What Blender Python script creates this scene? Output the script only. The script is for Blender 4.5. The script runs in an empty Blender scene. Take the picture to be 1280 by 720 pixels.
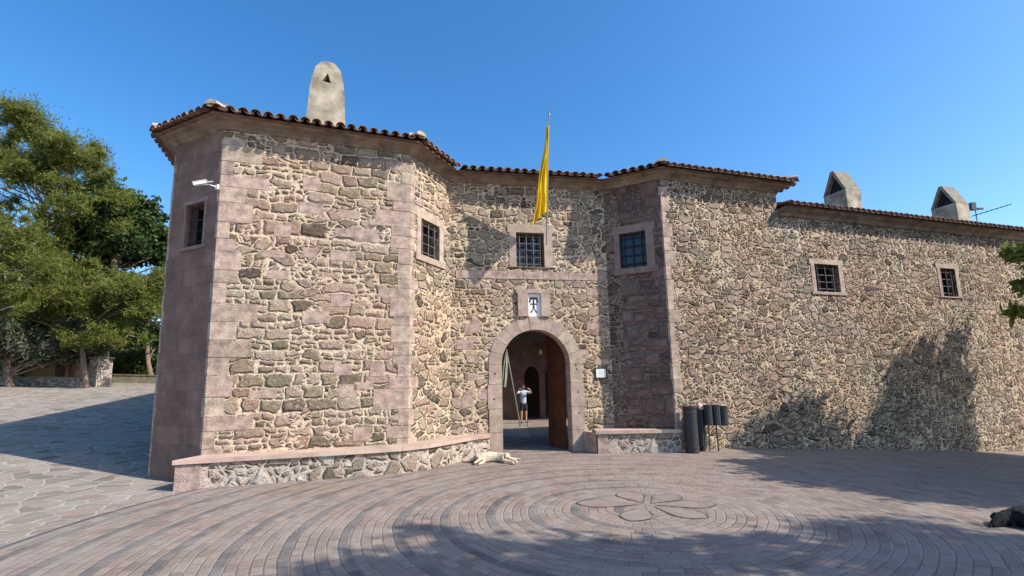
import bpy, math, random
import numpy as np
from mathutils import Vector, Matrix

random.seed(7)
R = math.radians
scene = bpy.context.scene
col = scene.collection

# ---------------------------------------------------------------- camera
cd = bpy.data.cameras.new('camera')
camo = bpy.data.objects.new('camera', cd)
col.objects.link(camo)
scene.camera = camo
cd.sensor_width = 36.0
cd.lens = 600 / 1280 * 36
cd.shift_y = 35 / 1280
cd.clip_start = 0.05
cd.clip_end = 3000
pit, rol = R(8.3), R(-1.2)
fw = Vector((0, math.cos(pit), math.sin(pit)))
rt = Vector((1, 0, 0))
up = rt.cross(fw)
rt2 = rt * math.cos(rol) + up * math.sin(rol)
up2 = up * math.cos(rol) - rt * math.sin(rol)
M = Matrix((rt2, up2, -fw)).transposed().to_4x4()
M.translation = Vector((0, 0, 1.6))
camo.matrix_world = M

# ---------------------------------------------------------------- sky, sun, exposure
SUN_AZ = R(-20)      # direction towards the sun, from +x
SUN_EL = R(40.6)
w = bpy.data.worlds.new('World')
scene.world = w
w.use_nodes = True
nt = w.node_tree
bg = nt.nodes['Background']
sky = nt.nodes.new('ShaderNodeTexSky')
sky.sky_type = 'NISHITA'
sky.sun_disc = False
sky.sun_elevation = SUN_EL
sky.sun_rotation = math.pi / 2 - SUN_AZ
sky.altitude = 0
sky.air_density = 1.0
sky.dust_density = 1.0
sky.ozone_density = 2.5
hs_ = nt.nodes.new('ShaderNodeHueSaturation')
hs_.inputs['Saturation'].default_value = 1.33
hs_.inputs['Value'].default_value = 1.40
nt.links.new(sky.outputs[0], hs_.inputs['Color'])
nt.links.new(hs_.outputs[0], bg.inputs[0])
bg.inputs[1].default_value = 0.14
sl = bpy.data.lights.new('sun', 'SUN')
sl.energy = 5.0
sl.angle = R(0.5)
sl.color = (1.0, 0.915, 0.80)
so = bpy.data.objects.new('sun', sl)
col.objects.link(so)
S = Vector((math.cos(SUN_AZ) * math.cos(SUN_EL), math.sin(SUN_AZ) * math.cos(SUN_EL), math.sin(SUN_EL)))
so.rotation_euler = S.to_track_quat('Z', 'Y').to_euler()
so.location = S * 60
vs = scene.view_settings
vs.view_transform = 'Standard'
vs.look = 'None'
vs.exposure = 0.35
vs.gamma = 1
vs.use_curve_mapping = False

# ---------------------------------------------------------------- helpers
def sm(a, b, x):
    t = max(0.0, min(1.0, (x - a) / (b - a)))
    return t * t * (3 - 2 * t)

def g(x, y):
    """height of the ground"""
    z = 0.0
    s = -0.6 * x + 0.8 * y
    if s > 10.8:
        t = s - 11.3
        v = 0.045 * (t + math.sqrt(t * t + 0.5))
        v *= 2 * 0.5 * 1.0
        if s > 22:
            v += 0.0021 * (s - 22) ** 2
        v = 3.2 * math.tanh(v / 3.2) if v > 0 else 0
        z += v * (1 - sm(-7.6, -4.6, x))
    if x > 4.2:
        t = x - 5.2
        v = 0.035 * (t + math.sqrt(t * t + 0.5)) - 0.01
        z -= min(v, 1.2) * sm(4.2, 5.6, x)
    return z

def children(o):
    return [c for c in bpy.data.objects if c.parent == o]

class MB:
    def __init__(s):
        s.v = []; s.f = []; s.uv = []
    def quad(s, pts, uvs=None):
        i = len(s.v)
        s.v += [tuple(p) for p in pts]
        s.f.append(tuple(range(i, i + len(pts))))
        s.uv.append(uvs if uvs else [(p[0], p[2]) for p in pts])
    def box(s, c, size, rz=0.0, taper=1.0, mat=None):
        hx, hy, hz = size[0] / 2, size[1] / 2, size[2] / 2
        P = []
        for dz in (-1, 1):
            k = taper if dz > 0 else 1
            for dx, dy in ((-1, -1), (1, -1), (1, 1), (-1, 1)):
                P.append(Vector((dx * hx * k, dy * hy * k, dz * hz)))
        if mat is None:
            mat = Matrix.Rotation(rz, 4, 'Z')
        P = [mat @ p + Vector(c) for p in P]
        for f in ((3, 2, 1, 0), (4, 5, 6, 7), (0, 1, 5, 4), (1, 2, 6, 5), (2, 3, 7, 6), (3, 0, 4, 7)):
            s.quad([P[k] for k in f])
    def prism(s, poly, z0, z1, u0=0.0):
        """poly: ccw plan outline seen from above; z0,z1 numbers or lists"""
        n = len(poly)
        Z0 = z0 if isinstance(z0, (list, tuple)) else [z0] * n
        Z1 = z1 if isinstance(z1, (list, tuple)) else [z1] * n
        u = u0
        for i in range(n):
            j = (i + 1) % n
            L = math.dist(poly[i][:2], poly[j][:2])
            s.quad([(poly[i][0], poly[i][1], Z0[i]), (poly[j][0], poly[j][1], Z0[j]), (poly[j][0], poly[j][1], Z1[j]), (poly[i][0], poly[i][1], Z1[i])],
                   [(u, Z0[i]), (u + L, Z0[j]), (u + L, Z1[j]), (u, Z1[i])])
            u += L
        s.quad([(p[0], p[1], z) for p, z in zip(poly, Z1)], [(p[0], p[1]) for p in poly])
        s.quad([(p[0], p[1], z) for p, z in zip(poly[::-1], Z0[::-1])], [(p[0], p[1]) for p in poly[::-1]])
    def tube(s, pts, rad, n=8, cap=True):
        pts = [Vector(p) for p in pts]
        if not isinstance(rad, (list, tuple)): rad = [rad] * len(pts)
        rings = []
        prev = None
        for i, p in enumerate(pts):
            d = (pts[min(i + 1, len(pts) - 1)] - pts[max(i - 1, 0)]).normalized()
            a = Vector((0, 0, 1)) if abs(d.z) < 0.9 else Vector((1, 0, 0))
            if prev is not None: a = prev
            x = (a - d * a.dot(d)).normalized(); prev = x
            y = d.cross(x)
            rings.append([p + (x * math.cos(2 * math.pi * k / n) + y * math.sin(2 * math.pi * k / n)) * rad[i] for k in range(n)])
        for i in range(len(rings) - 1):
            for k in range(n):
                m = (k + 1) % n
                s.quad([rings[i][k], rings[i][m], rings[i + 1][m], rings[i + 1][k]])
        if cap:
            s.quad(rings[0][::-1]); s.quad(rings[-1])
    def build(s, name, mat, parent=None, smooth=False, merge=False):
        me = bpy.data.meshes.new(name)
        me.from_pydata(s.v, [], s.f)
        ul = me.uv_layers.new(name='UVMap')
        flat = [c for uvs in s.uv for uv in uvs for c in uv]
        ul.data.foreach_set('uv', flat)
        if merge:
            import bmesh
            bm = bmesh.new(); bm.from_mesh(me)
            bmesh.ops.remove_doubles(bm, verts=bm.verts, dist=1e-4)
            bmesh.ops.recalc_face_normals(bm, faces=bm.faces)
            bm.to_mesh(me); bm.free()
        if smooth:
            me.polygons.foreach_set('use_smooth', [True] * len(me.polygons))
        me.materials.append(mat)
        o = bpy.data.objects.new(name, me)
        col.objects.link(o)
        if parent: o.parent = parent
        return o

def bevel(o, w=0.01, seg=2):
    m = o.modifiers.new('bevel', 'BEVEL'); m.width = w; m.segments = seg; m.limit_method = 'ANGLE'
    return o

def empty(name, loc=(0, 0, 0), rz=0.0):
    o = bpy.data.objects.new(name, None)
    o.empty_display_size = 0.3
    col.objects.link(o); o.location = loc; o.rotation_euler = (0, 0, rz)
    return o

def tag(o, label=None, cat=None, group=None, kind=None):
    if label: o['label'] = label
    if cat: o['category'] = cat
    if group: o['group'] = group
    if kind: o['kind'] = kind
    return o

def keep(o, parent):
    """parent a world-space mesh to an empty placed elsewhere"""
    o.parent = parent
    o.matrix_parent_inverse = Matrix.LocRotScale(parent.location, parent.rotation_euler, None).inverted()
    return o

# ---------------------------------------------------------------- node helpers
class NT:
    def __init__(s, name):
        s.m = bpy.data.materials.new(name); s.m.use_nodes = True
        s.t = s.m.node_tree; s.b = s.t.nodes['Principled BSDF']
        s.b.inputs['Roughness'].default_value = 0.9
        s.b.inputs['Specular IOR Level'].default_value = 0.2
    def n(s, typ, **kw):
        x = s.t.nodes.new(typ)
        for k, v in kw.items():
            if k.startswith('i_'):
                x.inputs[int(k[2:]) if k[2:].isdigit() else k[2:].replace('_', ' ')].default_value = v
            else: setattr(x, k, v)
        return x
    def l(s, a, b): s.t.links.new(a, b)
    def math(s, op, a, b=None, c=None, clamp=False):
        x = s.n('ShaderNodeMath', operation=op, use_clamp=clamp)
        for i, v in enumerate((a, b, c)):
            if v is None: continue
            if isinstance(v, (int, float)): x.inputs[i].default_value = v
            else: s.l(v, x.inputs[i])
        return x.outputs[0]
    def vmath(s, op, a, b=None):
        x = s.n('ShaderNodeVectorMath', operation=op)
        for i, v in enumerate((a, b)):
            if v is None: continue
            if isinstance(v, (tuple, list)): x.inputs[i].default_value = v
            else: s.l(v, x.inputs[i])
        return x.outputs[0]
    def mix(s, f, a, b, mode='MIX'):
        x = s.n('ShaderNodeMix', data_type='RGBA', blend_type=mode)
        for i, v in ((0, f), (6, a), (7, b)):
            if isinstance(v, (int, float)): x.inputs[i].default_value = v
            elif isinstance(v, (tuple, list)): x.inputs[i].default_value = (*v[:3], 1)
            else: s.l(v, x.inputs[i])
        return x.outputs[2]
    def fmix(s, f, a, b):
        x = s.n('ShaderNodeMix', data_type='FLOAT')
        for i, v in ((0, f), (2, a), (3, b)):
            if isinstance(v, (int, float)): x.inputs[i].default_value = v
            else: s.l(v, x.inputs[i])
        return x.outputs[0]
    def ramp(s, f, stops, interp='LINEAR'):
        x = s.n('ShaderNodeValToRGB'); r = x.color_ramp; r.interpolation = interp
        while len(r.elements) < len(stops): r.elements.new(0.5)
        for e, (p, c) in zip(r.elements, stops):
            e.position = p; e.color = (*c, 1) if isinstance(c, (tuple, list)) else (c, c, c, 1)
        s.l(f, x.inputs[0]); return x.outputs[0]
    def mr(s, v, a, b, c=0.0, d=1.0, smooth=False):
        x = s.n('ShaderNodeMapRange')
        if smooth: x.interpolation_type = 'SMOOTHSTEP'
        x.inputs[1].default_value = a; x.inputs[2].default_value = b; x.inputs[3].default_value = c; x.inputs[4].default_value = d
        s.l(v, x.inputs[0]); return x.outputs[0]
    def noise(s, vec, scale, detail=4, rough=0.55, color=False):
        x = s.n('ShaderNodeTexNoise', noise_dimensions='3D')
        x.inputs['Scale'].default_value = scale; x.inputs['Detail'].default_value = detail; x.inputs['Roughness'].default_value = rough
        if vec is not None: s.l(vec, x.inputs['Vector'])
        return x.outputs['Color' if color else 'Fac']
    def vor(s, vec, scale, feat='F1', rand=1.0):
        x = s.n('ShaderNodeTexVoronoi', voronoi_dimensions='2D', feature=feat)
        x.inputs['Scale'].default_value = scale; x.inputs['Randomness'].default_value = rand
        s.l(vec, x.inputs['Vector']); return x.outputs
    def bump(s, h, strength=1.0, dist=0.02):
        x = s.n('ShaderNodeBump'); x.inputs['Strength'].default_value = strength; x.inputs['Distance'].default_value = dist
        s.l(h, x.inputs['Height']); s.l(x.outputs[0], s.b.inputs['Normal'])
    def base(s, c): s.l(c, s.b.inputs['Base Color'])

def simple(name, colr, rough=0.7, metal=0.0, var=0.15, nscale=6.0, bump=0.0, island=0.0, bdist=0.01, spec=0.3):
    m = NT(name)
    tc = m.n('ShaderNodeTexCoord').outputs['Object']
    nz = m.noise(tc, nscale, 5)
    d = tuple(c * (1 - var) for c in colr); e = tuple(min(1, c * (1 + var)) for c in colr)
    c = m.ramp(nz, [(0.3, d), (0.7, e)])
    if island:
        gi = m.n('ShaderNodeNewGeometry').outputs['Random Per Island']
        v = m.mr(gi, 0, 1, 1 - island, 1 + island)
        hsv = m.n('ShaderNodeHueSaturation'); m.l(v, hsv.inputs['Value']); m.l(c, hsv.inputs['Color'])
        hs = m.mr(m.math('FRACT', m.math('MULTIPLY', gi, 17.3)), 0, 1, 0.485, 0.515); m.l(hs, hsv.inputs['Hue'])
        c = hsv.outputs[0]
    m.base(c)
    m.b.inputs['Roughness'].default_value = rough; m.b.inputs['Metallic'].default_value = metal
    m.b.inputs['Specular IOR Level'].default_value = spec
    if bump:
        m.bump(m.noise(tc, nscale * 6, 6, 0.65), bump, bdist)
    return m.m

def rubble(name, big=2.6, small=6.0, asp=1.7, mort=(0.60, 0.52, 0.44), mw=0.020, pal=None, split=0.5, strength=1.0, course=0.5, rowh=0.2, su=2.6, contrast=1.0):
    """random rubble masonry: roughly coursed squared stones mixed with rounded ones of two sizes, bedded in pale mortar; UV in metres"""
    m = NT(name)
    uv = m.n('ShaderNodeUVMap', uv_map='UVMap').outputs[0]
    def warp(sc, amp, det=3):
        w_ = m.vmath('SCALE', m.vmath('SUBTRACT', m.noise(uv, sc, det, 0.55, True), (0.5, 0.5, 0.5)))
        w_.node.inputs['Scale'].default_value = amp
        return w_
    p0 = m.vmath('ADD', m.vmath('ADD', uv, warp(1.6, 0.20)), warp(6.5, 0.11))
    p0 = m.vmath('ADD', p0, warp(22, 0.035, 4))
    p = m.vmath('MULTIPLY', p0, (1, asp, 1))
    def vor(sc):
        A = m.vor(p, sc, 'F1', 0.95); A2 = m.vor(p, sc, 'F2', 0.95)
        return m.math('DIVIDE', m.math('SUBTRACT', A2['Distance'], A['Distance']), 2 * sc), A['Color']
    dA, cA = vor(big); dB, cB = vor(small)
    sepA = m.n('ShaderNodeSeparateColor'); m.l(cA, sepA.inputs[0])
    sub = m.math('GREATER_THAN', sepA.outputs[2], 1 - split)
    dV = m.fmix(sub, dA, m.math('MINIMUM', dA, dB)); cV = m.mix(sub, cA, cB)
    # coursed stones
    sx = m.n('ShaderNodeSeparateXYZ'); m.l(p0, sx.inputs[0])
    vN = m.n('ShaderNodeTexNoise', noise_dimensions='1D'); vN.inputs['Scale'].default_value = 1.7; vN.inputs['Detail'].default_value = 2
    m.l(sx.outputs[1], vN.inputs['W'])
    vv = m.math('ADD', sx.outputs[1], m.math('MULTIPLY', vN.outputs['Fac'], 0.35))
    def course_(rh, sc, k):
        rf = m.math('DIVIDE', vv, rh); row = m.math('FLOOR', rf); fv = m.math('FRACT', rf)
        W_ = m.math('ADD', m.math('MULTIPLY', sx.outputs[0], sc), m.math('MULTIPLY', row, 17.37 + k))
        a = m.n('ShaderNodeTexVoronoi', voronoi_dimensions='1D', feature='F1'); b = m.n('ShaderNodeTexVoronoi', voronoi_dimensions='1D', feature='DISTANCE_TO_EDGE')
        for x_ in (a, b): x_.inputs['Scale'].default_value = 1; x_.inputs['Randomness'].default_value = 0.85; m.l(W_, x_.inputs['W'])
        eu = m.math('DIVIDE', b.outputs['Distance'], sc)
        ev = m.math('MULTIPLY', m.math('MINIMUM', fv, m.math('SUBTRACT', 1, fv)), rh)
        q = m.math('POWER', m.math('ADD', m.math('POWER', m.math('MAXIMUM', eu, 0.0005), -2.0), m.math('POWER', m.math('MAXIMUM', ev, 0.0005), -2.0)), -0.5)
        return q, a.outputs['Color']
    q1, k1 = course_(rowh, su, 0.0); q2, k2 = course_(rowh / 2, su * 1.7, 5.1)
    s1 = m.n('ShaderNodeSeparateColor'); m.l(k1, s1.inputs[0])
    sub2 = m.math('GREATER_THAN', s1.outputs[1], 0.58)
    dC = m.fmix(sub2, q1, m.math('MINIMUM', q1, q2)); cC = m.mix(sub2, k1, k2)
    sel = m.math('LESS_THAN', m.mr(m.noise(uv, 1.1, 2), 0.25, 0.75), course)
    d = m.fmix(sel, dV, dC); rnd = m.mix(sel, cV, cC)
    sc = m.n('ShaderNodeSeparateColor'); m.l(rnd, sc.inputs[0])
    jit = m.mr(m.noise(uv, 5, 4, 0.6), 0.3, 0.72, 0.15, 1.8)
    # some areas are well pointed with broad mortar, others almost dry
    jit = m.math('MULTIPLY', jit, m.mr(m.noise(uv, 0.55, 3, 0.6), 0.32, 0.68, 0.55, 1.45))
    rel = m.math('SUBTRACT', d, m.math('MULTIPLY', jit, mw))
    mask = m.mr(rel, -0.003, 0.009, 0, 1, True)          # 1 on stone
    pal = pal or [(0.0, (0.13, 0.105, 0.095)), (0.08, (0.20, 0.175, 0.145)), (0.22, (0.31, 0.265, 0.21)), (0.38, (0.31, 0.235, 0.20)),
                  (0.52, (0.39, 0.30, 0.26)), (0.72, (0.43, 0.345, 0.295)), (0.90, (0.37, 0.325, 0.27)), (1.0, (0.27, 0.21, 0.195))]
    c = m.ramp(sc.outputs[0], pal)
    fine = m.noise(uv, 28, 6, 0.72)
    med = m.noise(uv, 6, 5, 0.65)
    c = m.mix(m.mr(fine, 0.38, 0.7, 0.0, 0.75), c, m.mix(1.0, c, (0.60, 0.57, 0.55), 'MULTIPLY'))
    c = m.mix(m.mr(med, 0.52, 0.72, 0.0, 0.5), c, (0.45, 0.37, 0.31))
    c = m.mix(m.mr(m.noise(uv, 13, 5, 0.7), 0.56, 0.7, 0.0, 0.6), c, mort)          # smears of mortar on the stones
    mc = m.mix(m.mr(m.noise(uv, 2.6, 4), 0.38, 0.68), mort, tuple(k * f for k, f in zip(mort, (0.84, 0.81, 0.76))))
    mc = m.mix(m.mr(m.noise(uv, 24, 5, 0.7), 0.45, 0.75, 0, 0.32), mc, tuple(k * 0.5 for k in mort))
    c = m.mix(mask, mc, c)
    big_n = m.noise(uv, 0.5, 4, 0.55)
    c = m.mix(m.mr(big_n, 0.4, 0.62, 0.0, 0.8), c, m.mix(1.0, c, (1.04, 0.90, 0.85), 'MULTIPLY'))
    # old stains and patches: rain streaks drawn down the wall, dark lichen, an iron tint
    st = m.vmath('MULTIPLY', uv, (2.6, 0.35, 1))
    c = m.mix(m.mr(m.noise(st, 1.0, 5, 0.65), 0.56, 0.74, 0.0, 0.35), c, m.mix(1.0, c, (0.74, 0.69, 0.62), 'MULTIPLY'))
    c = m.mix(m.mr(m.noise(uv, 0.9, 6, 0.7), 0.58, 0.70, 0.0, 0.4), c, m.mix(1.0, c, (0.78, 0.71, 0.66), 'MULTIPLY'))
    c = m.mix(m.mr(m.noise(uv, 1.7, 5, 0.7), 0.62, 0.72, 0.0, 0.35), c, (0.48, 0.38, 0.25))
    m.base(c)
    dome = m.mr(rel, -0.004, 0.04, 0, 1, True)
    h = m.math('ADD', m.math('MULTIPLY', dome, 1.1), m.math('MULTIPLY', m.math('MULTIPLY', mask, sc.outputs[1]), 0.5))
    h = m.math('ADD', h, m.math('MULTIPLY', fine, 0.55))
    h = m.math('ADD', h, m.math('MULTIPLY', m.noise(uv, 9, 5, 0.65), 1.1))
    m.bump(h, strength, 0.07)
    m.b.inputs['Roughness'].default_value = 0.95
    return m.m

def ashlar(name, cols, rowh=0.33, bw=0.62, mortar=(0.22, 0.16, 0.135), contrast=1.0):
    m = NT(name)
    uv = m.n('ShaderNodeUVMap', uv_map='UVMap').outputs[0]
    wob = m.vmath('SCALE', m.vmath('SUBTRACT', m.noise(uv, 3, 3, 0.5, True), (0.5, 0.5, 0.5)))
    wob.node.inputs['Scale'].default_value = 0.03
    p = m.vmath('ADD', uv, wob)
    b = m.n('ShaderNodeTexBrick'); b.offset = 0.43; b.squash = 0.8; b.squash_frequency = 3
    m.l(p, b.inputs['Vector'])
    b.inputs['Scale'].default_value = 1; b.inputs['Mortar Size'].default_value = 0.008; b.inputs['Mortar Smooth'].default_value = 0.3
    b.inputs['Brick Width'].default_value = bw; b.inputs['Row Height'].default_value = rowh; b.inputs['Bias'].default_value = 0
    b.inputs['Color1'].default_value = (*cols[0], 1); b.inputs['Color2'].default_value = (*cols[1], 1); b.inputs['Mortar'].default_value = (*mortar, 1)
    c = b.outputs['Color']
    c = m.mix(m.mr(m.noise(uv, 4.5, 6, 0.7), 0.45, 0.62, 0, 0.7), c, m.mix(1.0, c, (1.35, 1.3, 1.25), 'MULTIPLY'))
    c = m.mix(m.mr(m.noise(uv, 2, 5, 0.6), 0.4, 0.6, 0, 0.75), c, m.mix(1.0, c, (0.70, 0.68, 0.66), 'MULTIPLY'))
    c = m.mix(m.mr(m.noise(uv, 30, 5, 0.7), 0.5, 0.75, 0, 0.5), c, m.mix(1.0, c, (0.6, 0.56, 0.52), 'MULTIPLY'))
    m.base(c)
    h = m.math('ADD', m.math('MULTIPLY', m.math('SUBTRACT', 1.0, b.outputs['Fac']), 0.8), m.math('MULTIPLY', m.noise(uv, 22, 6, 0.7), 0.9))
    m.bump(h, 0.8, 0.02)
    return m.m

MT = {}
PAL = [(0.0, (0.12, 0.095, 0.075)), (0.08, (0.21, 0.18, 0.135)), (0.22, (0.35, 0.305, 0.225)), (0.36, (0.41, 0.295, 0.235)),
       (0.5, (0.50, 0.39, 0.315)), (0.74, (0.57, 0.465, 0.375)), (0.90, (0.46, 0.405, 0.30)), (1.0, (0.34, 0.24, 0.20))]
PALP = [(0.0, (0.130, 0.100, 0.078)), (0.07, (0.200, 0.170, 0.120)), (0.2, (0.330, 0.285, 0.198)), (0.34, (0.360, 0.265, 0.202)),
       (0.5, (0.450, 0.345, 0.271)), (0.75, (0.490, 0.390, 0.308)), (0.90, (0.420, 0.355, 0.262)), (1.0, (0.300, 0.215, 0.175))]
MT['rubble'] = rubble('rubble_masonry', course=0.62, mw=0.012, big=2.9, small=6.5, rowh=0.23, su=2.3, pal=PALP, mort=(0.78, 0.66, 0.50))
MT['rubble_wing'] = rubble('rubble_masonry_small', big=3.4, small=7.4, asp=1.8, mort=(0.82, 0.70, 0.51), mw=0.0098, split=0.5, course=0.30, rowh=0.17, su=3.2, pal=PAL, strength=1.4)
MT['rubble_curtain'] = rubble('rubble_masonry_mid', big=3.2, small=7.0, asp=1.6, mort=(0.83, 0.71, 0.51), mw=0.0125, split=0.4, course=0.42, rowh=0.2, su=3.0, pal=PAL, strength=1.2)
MT['big_course'] = rubble('shaded_block_masonry', course=1.5, rowh=0.36, su=1.7, big=3.4, small=7, mort=(0.27, 0.21, 0.18), mw=0.007,  # dark copy of the masonry, shade of the right tower face in its colours
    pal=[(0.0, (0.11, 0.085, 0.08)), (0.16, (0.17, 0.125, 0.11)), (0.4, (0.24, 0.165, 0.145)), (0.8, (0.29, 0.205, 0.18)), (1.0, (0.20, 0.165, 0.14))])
MT['rubble_shade'] = rubble('shaded_rubble_masonry', course=0.35, rowh=0.22, su=2.6, big=3.4, small=7, mort=(0.36, 0.29, 0.23), mw=0.012,  # rubble again with stones and mortar darkened to paint in shade
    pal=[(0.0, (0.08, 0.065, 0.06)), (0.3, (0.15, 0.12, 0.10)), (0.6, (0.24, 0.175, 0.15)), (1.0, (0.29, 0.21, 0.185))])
MT['rubble_bench'] = rubble('bench_masonry', big=3.0, small=6.5, asp=1.1, mort=(0.60, 0.54, 0.46), mw=0.015, split=0.3, course=0.25, rowh=0.2, su=2.6,
    pal=[(0.0, (0.15, 0.12, 0.10)), (0.15, (0.22, 0.20, 0.15)), (0.35, (0.36, 0.30, 0.24)), (0.5, (0.36, 0.27, 0.23)), (0.70, (0.42, 0.36, 0.30)), (0.82, (0.62, 0.57, 0.50)), (1.0, (0.58, 0.53, 0.47))])
MT['ashlar'] = ashlar('pink_ashlar', ((0.20, 0.125, 0.10), (0.26, 0.165, 0.13)))  # base darkened to deepen the shade on the left tower side
MT['block'] = simple('dressed_pink_stone', (0.43, 0.330, 0.262), 0.95, var=0.38, nscale=7, bump=1.0, island=0.14, bdist=0.03)
MT['trim'] = simple('trim_pink_stone', (0.40, 0.31, 0.25), 0.9, var=0.25, nscale=6, bump=0.8, island=0.09, bdist=0.02)
MT['trim_dark'] = simple('shaded_trim_stone', (0.25, 0.18, 0.155), 0.9, var=0.25, nscale=6, bump=0.8, island=0.08, bdist=0.02)  # darker copy of the trim for shaded faces, shade put into the colour
MT['cap'] = simple('bench_cap_stone', (0.46, 0.34, 0.275), 0.9, var=0.2, nscale=3, bump=0.5, island=0.08)
MT['cornice'] = simple('cornice_plaster', (0.25, 0.19, 0.14), 0.95, var=0.45, nscale=3.5, bump=1.0, bdist=0.04)
MT['plaster'] = simple('weathered_plaster', (0.36, 0.31, 0.235), 0.95, var=0.5, nscale=3, bump=0.6, bdist=0.012)
MT['slab'] = simple('lichen_concrete', (0.22, 0.20, 0.15), 0.95, var=0.3, nscale=5, bump=0.7)
MT['tile'] = simple('clay_roof_tile', (0.19, 0.115, 0.085), 0.9, var=0.45, nscale=5, bump=0.5, island=0.3)
MT['hip'] = simple('pale_hip_tile', (0.42, 0.34, 0.27), 0.9, var=0.3, nscale=6, bump=0.5, island=0.1)
MT['dark'] = simple('opening_shade', (0.02, 0.018, 0.017), 0.9, var=0.1)  # near-black painted in for the shade inside flues and jamb holes
MT['iron'] = simple('wrought_iron', (0.035, 0.03, 0.03), 0.6, 0.3, var=0.2, nscale=20)
MT['wood'] = simple('door_wood', (0.115, 0.042, 0.018), 0.6, var=0.3, nscale=4, bump=0.3, spec=0.4)
MT['white'] = simple('white_paint', (0.78, 0.78, 0.76), 0.5, var=0.04)
MT['black'] = simple('black_paint', (0.02, 0.02, 0.022), 0.55, var=0.1)
MT['bin'] = simple('bin_metal', (0.035, 0.032, 0.036), 0.5, 0.2, var=0.35, nscale=9, bump=0.2, spec=0.5)
MT['bin2'] = simple('bin_slate', (0.05, 0.055, 0.062), 0.5, 0.2, var=0.3, nscale=9, spec=0.5)
MT['steel'] = simple('galvanised_steel', (0.35, 0.35, 0.36), 0.45, 0.8, var=0.1)
MT['bark'] = simple('pine_bark', (0.20, 0.15, 0.12), 0.95, var=0.4, nscale=7, bump=1.0)
MT['bark_pale'] = simple('pale_bark', (0.34, 0.30, 0.27), 0.95, var=0.3, nscale=7, bump=1.0)
MT['ochre'] = simple('ochre_plaster', (0.50, 0.28, 0.15), 0.95, var=0.25, nscale=2, bump=0.4)
MT['brickpink'] = ashlar('pink_brick', ((0.45, 0.22, 0.16), (0.38, 0.20, 0.15)), 0.08, 0.25)

def glass(name, colr, rough=0.08):
    m = NT(name); m.b.inputs['Base Color'].default_value = (*colr, 1); m.b.inputs['Roughness'].default_value = rough
    m.b.inputs['Specular IOR Level'].default_value = 0.6
    return m.m
MT['pane'] = glass('dark_window_glass', (0.012, 0.012, 0.014))
MT['pane_blue'] = glass('window_glass_sky', (0.02, 0.025, 0.035), 0.05)

def leafmat(name, a, b, c=None, trans=0.35):
    m = NT(name)
    gi = m.n('ShaderNodeNewGeometry').outputs['Random Per Island']
    tc = m.n('ShaderNodeTexCoord').outputs['Object']
    nz = m.noise(tc, 0.9, 3)
    f = m.math('ADD', m.math('MULTIPLY', gi, 0.6), m.math('MULTIPLY', nz, 0.5), clamp=True)
    cc = m.ramp(f, [(0.15, a), (0.55, b), (0.95, c or tuple(k * 1.5 for k in b))])
    m.base(cc)
    m.b.inputs['Roughness'].default_value = 0.75
    tr = m.n('ShaderNodeBsdfTranslucent'); m.l(cc, tr.inputs[0])
    mx = m.n('ShaderNodeMixShader'); mx.inputs[0].default_value = trans
    m.l(m.b.outputs[0], mx.inputs[1]); m.l(tr.outputs[0], mx.inputs[2])
    m.l(mx.outputs[0], m.t.nodes['Material Output'].inputs[0])
    return m.m
MT['pine'] = leafmat('pine_needles', (0.08, 0.11, 0.022), (0.18, 0.21, 0.045), (0.29, 0.30, 0.085), 0.45)
MT['oak'] = leafmat('evergreen_oak_leaves', (0.022, 0.045, 0.015), (0.05, 0.085, 0.025), (0.09, 0.125, 0.035), 0.2)
MT['olive'] = leafmat('olive_leaves', (0.05, 0.065, 0.04), (0.10, 0.12, 0.075), (0.18, 0.19, 0.12), 0.2)
MT['hedge'] = leafmat('hedge_leaves', (0.05, 0.09, 0.02), (0.10, 0.15, 0.03), (0.15, 0.19, 0.05), 0.3)

# ---------------------------------------------------------------- ground
CX, CY = 1.58, 6.38          # centre of the ring pattern
def ground_material():
    m = NT('pale_crazy_paving')
    pos = m.n('ShaderNodeTexCoord').outputs['Object']
    wob = m.vmath('SCALE', m.vmath('SUBTRACT', m.noise(pos, 1.5, 3, 0.5, True), (0.5, 0.5, 0.5)))
    wob.node.inputs['Scale'].default_value = 0.35
    p = m.vmath('ADD', pos, wob)
    A = m.vor(p, 3.0, 'F1', 0.95); E = m.vor(p, 3.0, 'DISTANCE_TO_EDGE', 0.95)
    s = m.n('ShaderNodeSeparateColor'); m.l(A['Color'], s.inputs[0])
    c = m.ramp(s.outputs[0], [(0, (0.20, 0.175, 0.14)), (0.3, (0.29, 0.26, 0.215)), (0.6, (0.35, 0.305, 0.255)), (0.85, (0.32, 0.255, 0.22)), (1, (0.24, 0.215, 0.185))])
    mask = m.mr(m.math('SUBTRACT', E['Distance'], m.mr(m.noise(pos, 4, 3), 0.3, 0.7, 0.0, 0.075)), 0.0, 0.03)
    c = m.mix(m.mr(m.noise(pos, 12, 5, 0.7), 0.4, 0.7, 0, 0.5), c, m.mix(1.0, c, (0.7, 0.7, 0.7), 'MULTIPLY'))
    c = m.mix(m.mr(mask, 0, 1, 0.45, 1), (0.52, 0.455, 0.38), c)
    c = m.mix(m.mr(m.noise(pos, 1.1, 6, 0.7), 0.5, 0.66, 0, 0.5), c, m.mix(1.0, c, (0.72, 0.69, 0.65), 'MULTIPLY'))
    c = m.mix(m.mr(m.noise(pos, 0.35, 4), 0.4, 0.7, 0, 0.4), c, m.mix(1.0, c, (0.78, 0.77, 0.76), 'MULTIPLY'))
    m.base(c)
    h = m.math('ADD', m.math('MULTIPLY', mask, 0.6), m.math('MULTIPLY', m.noise(pos, 14, 6, 0.7), 0.8))
    m.bump(h, 0.7, 0.03)
    return m.m

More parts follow.
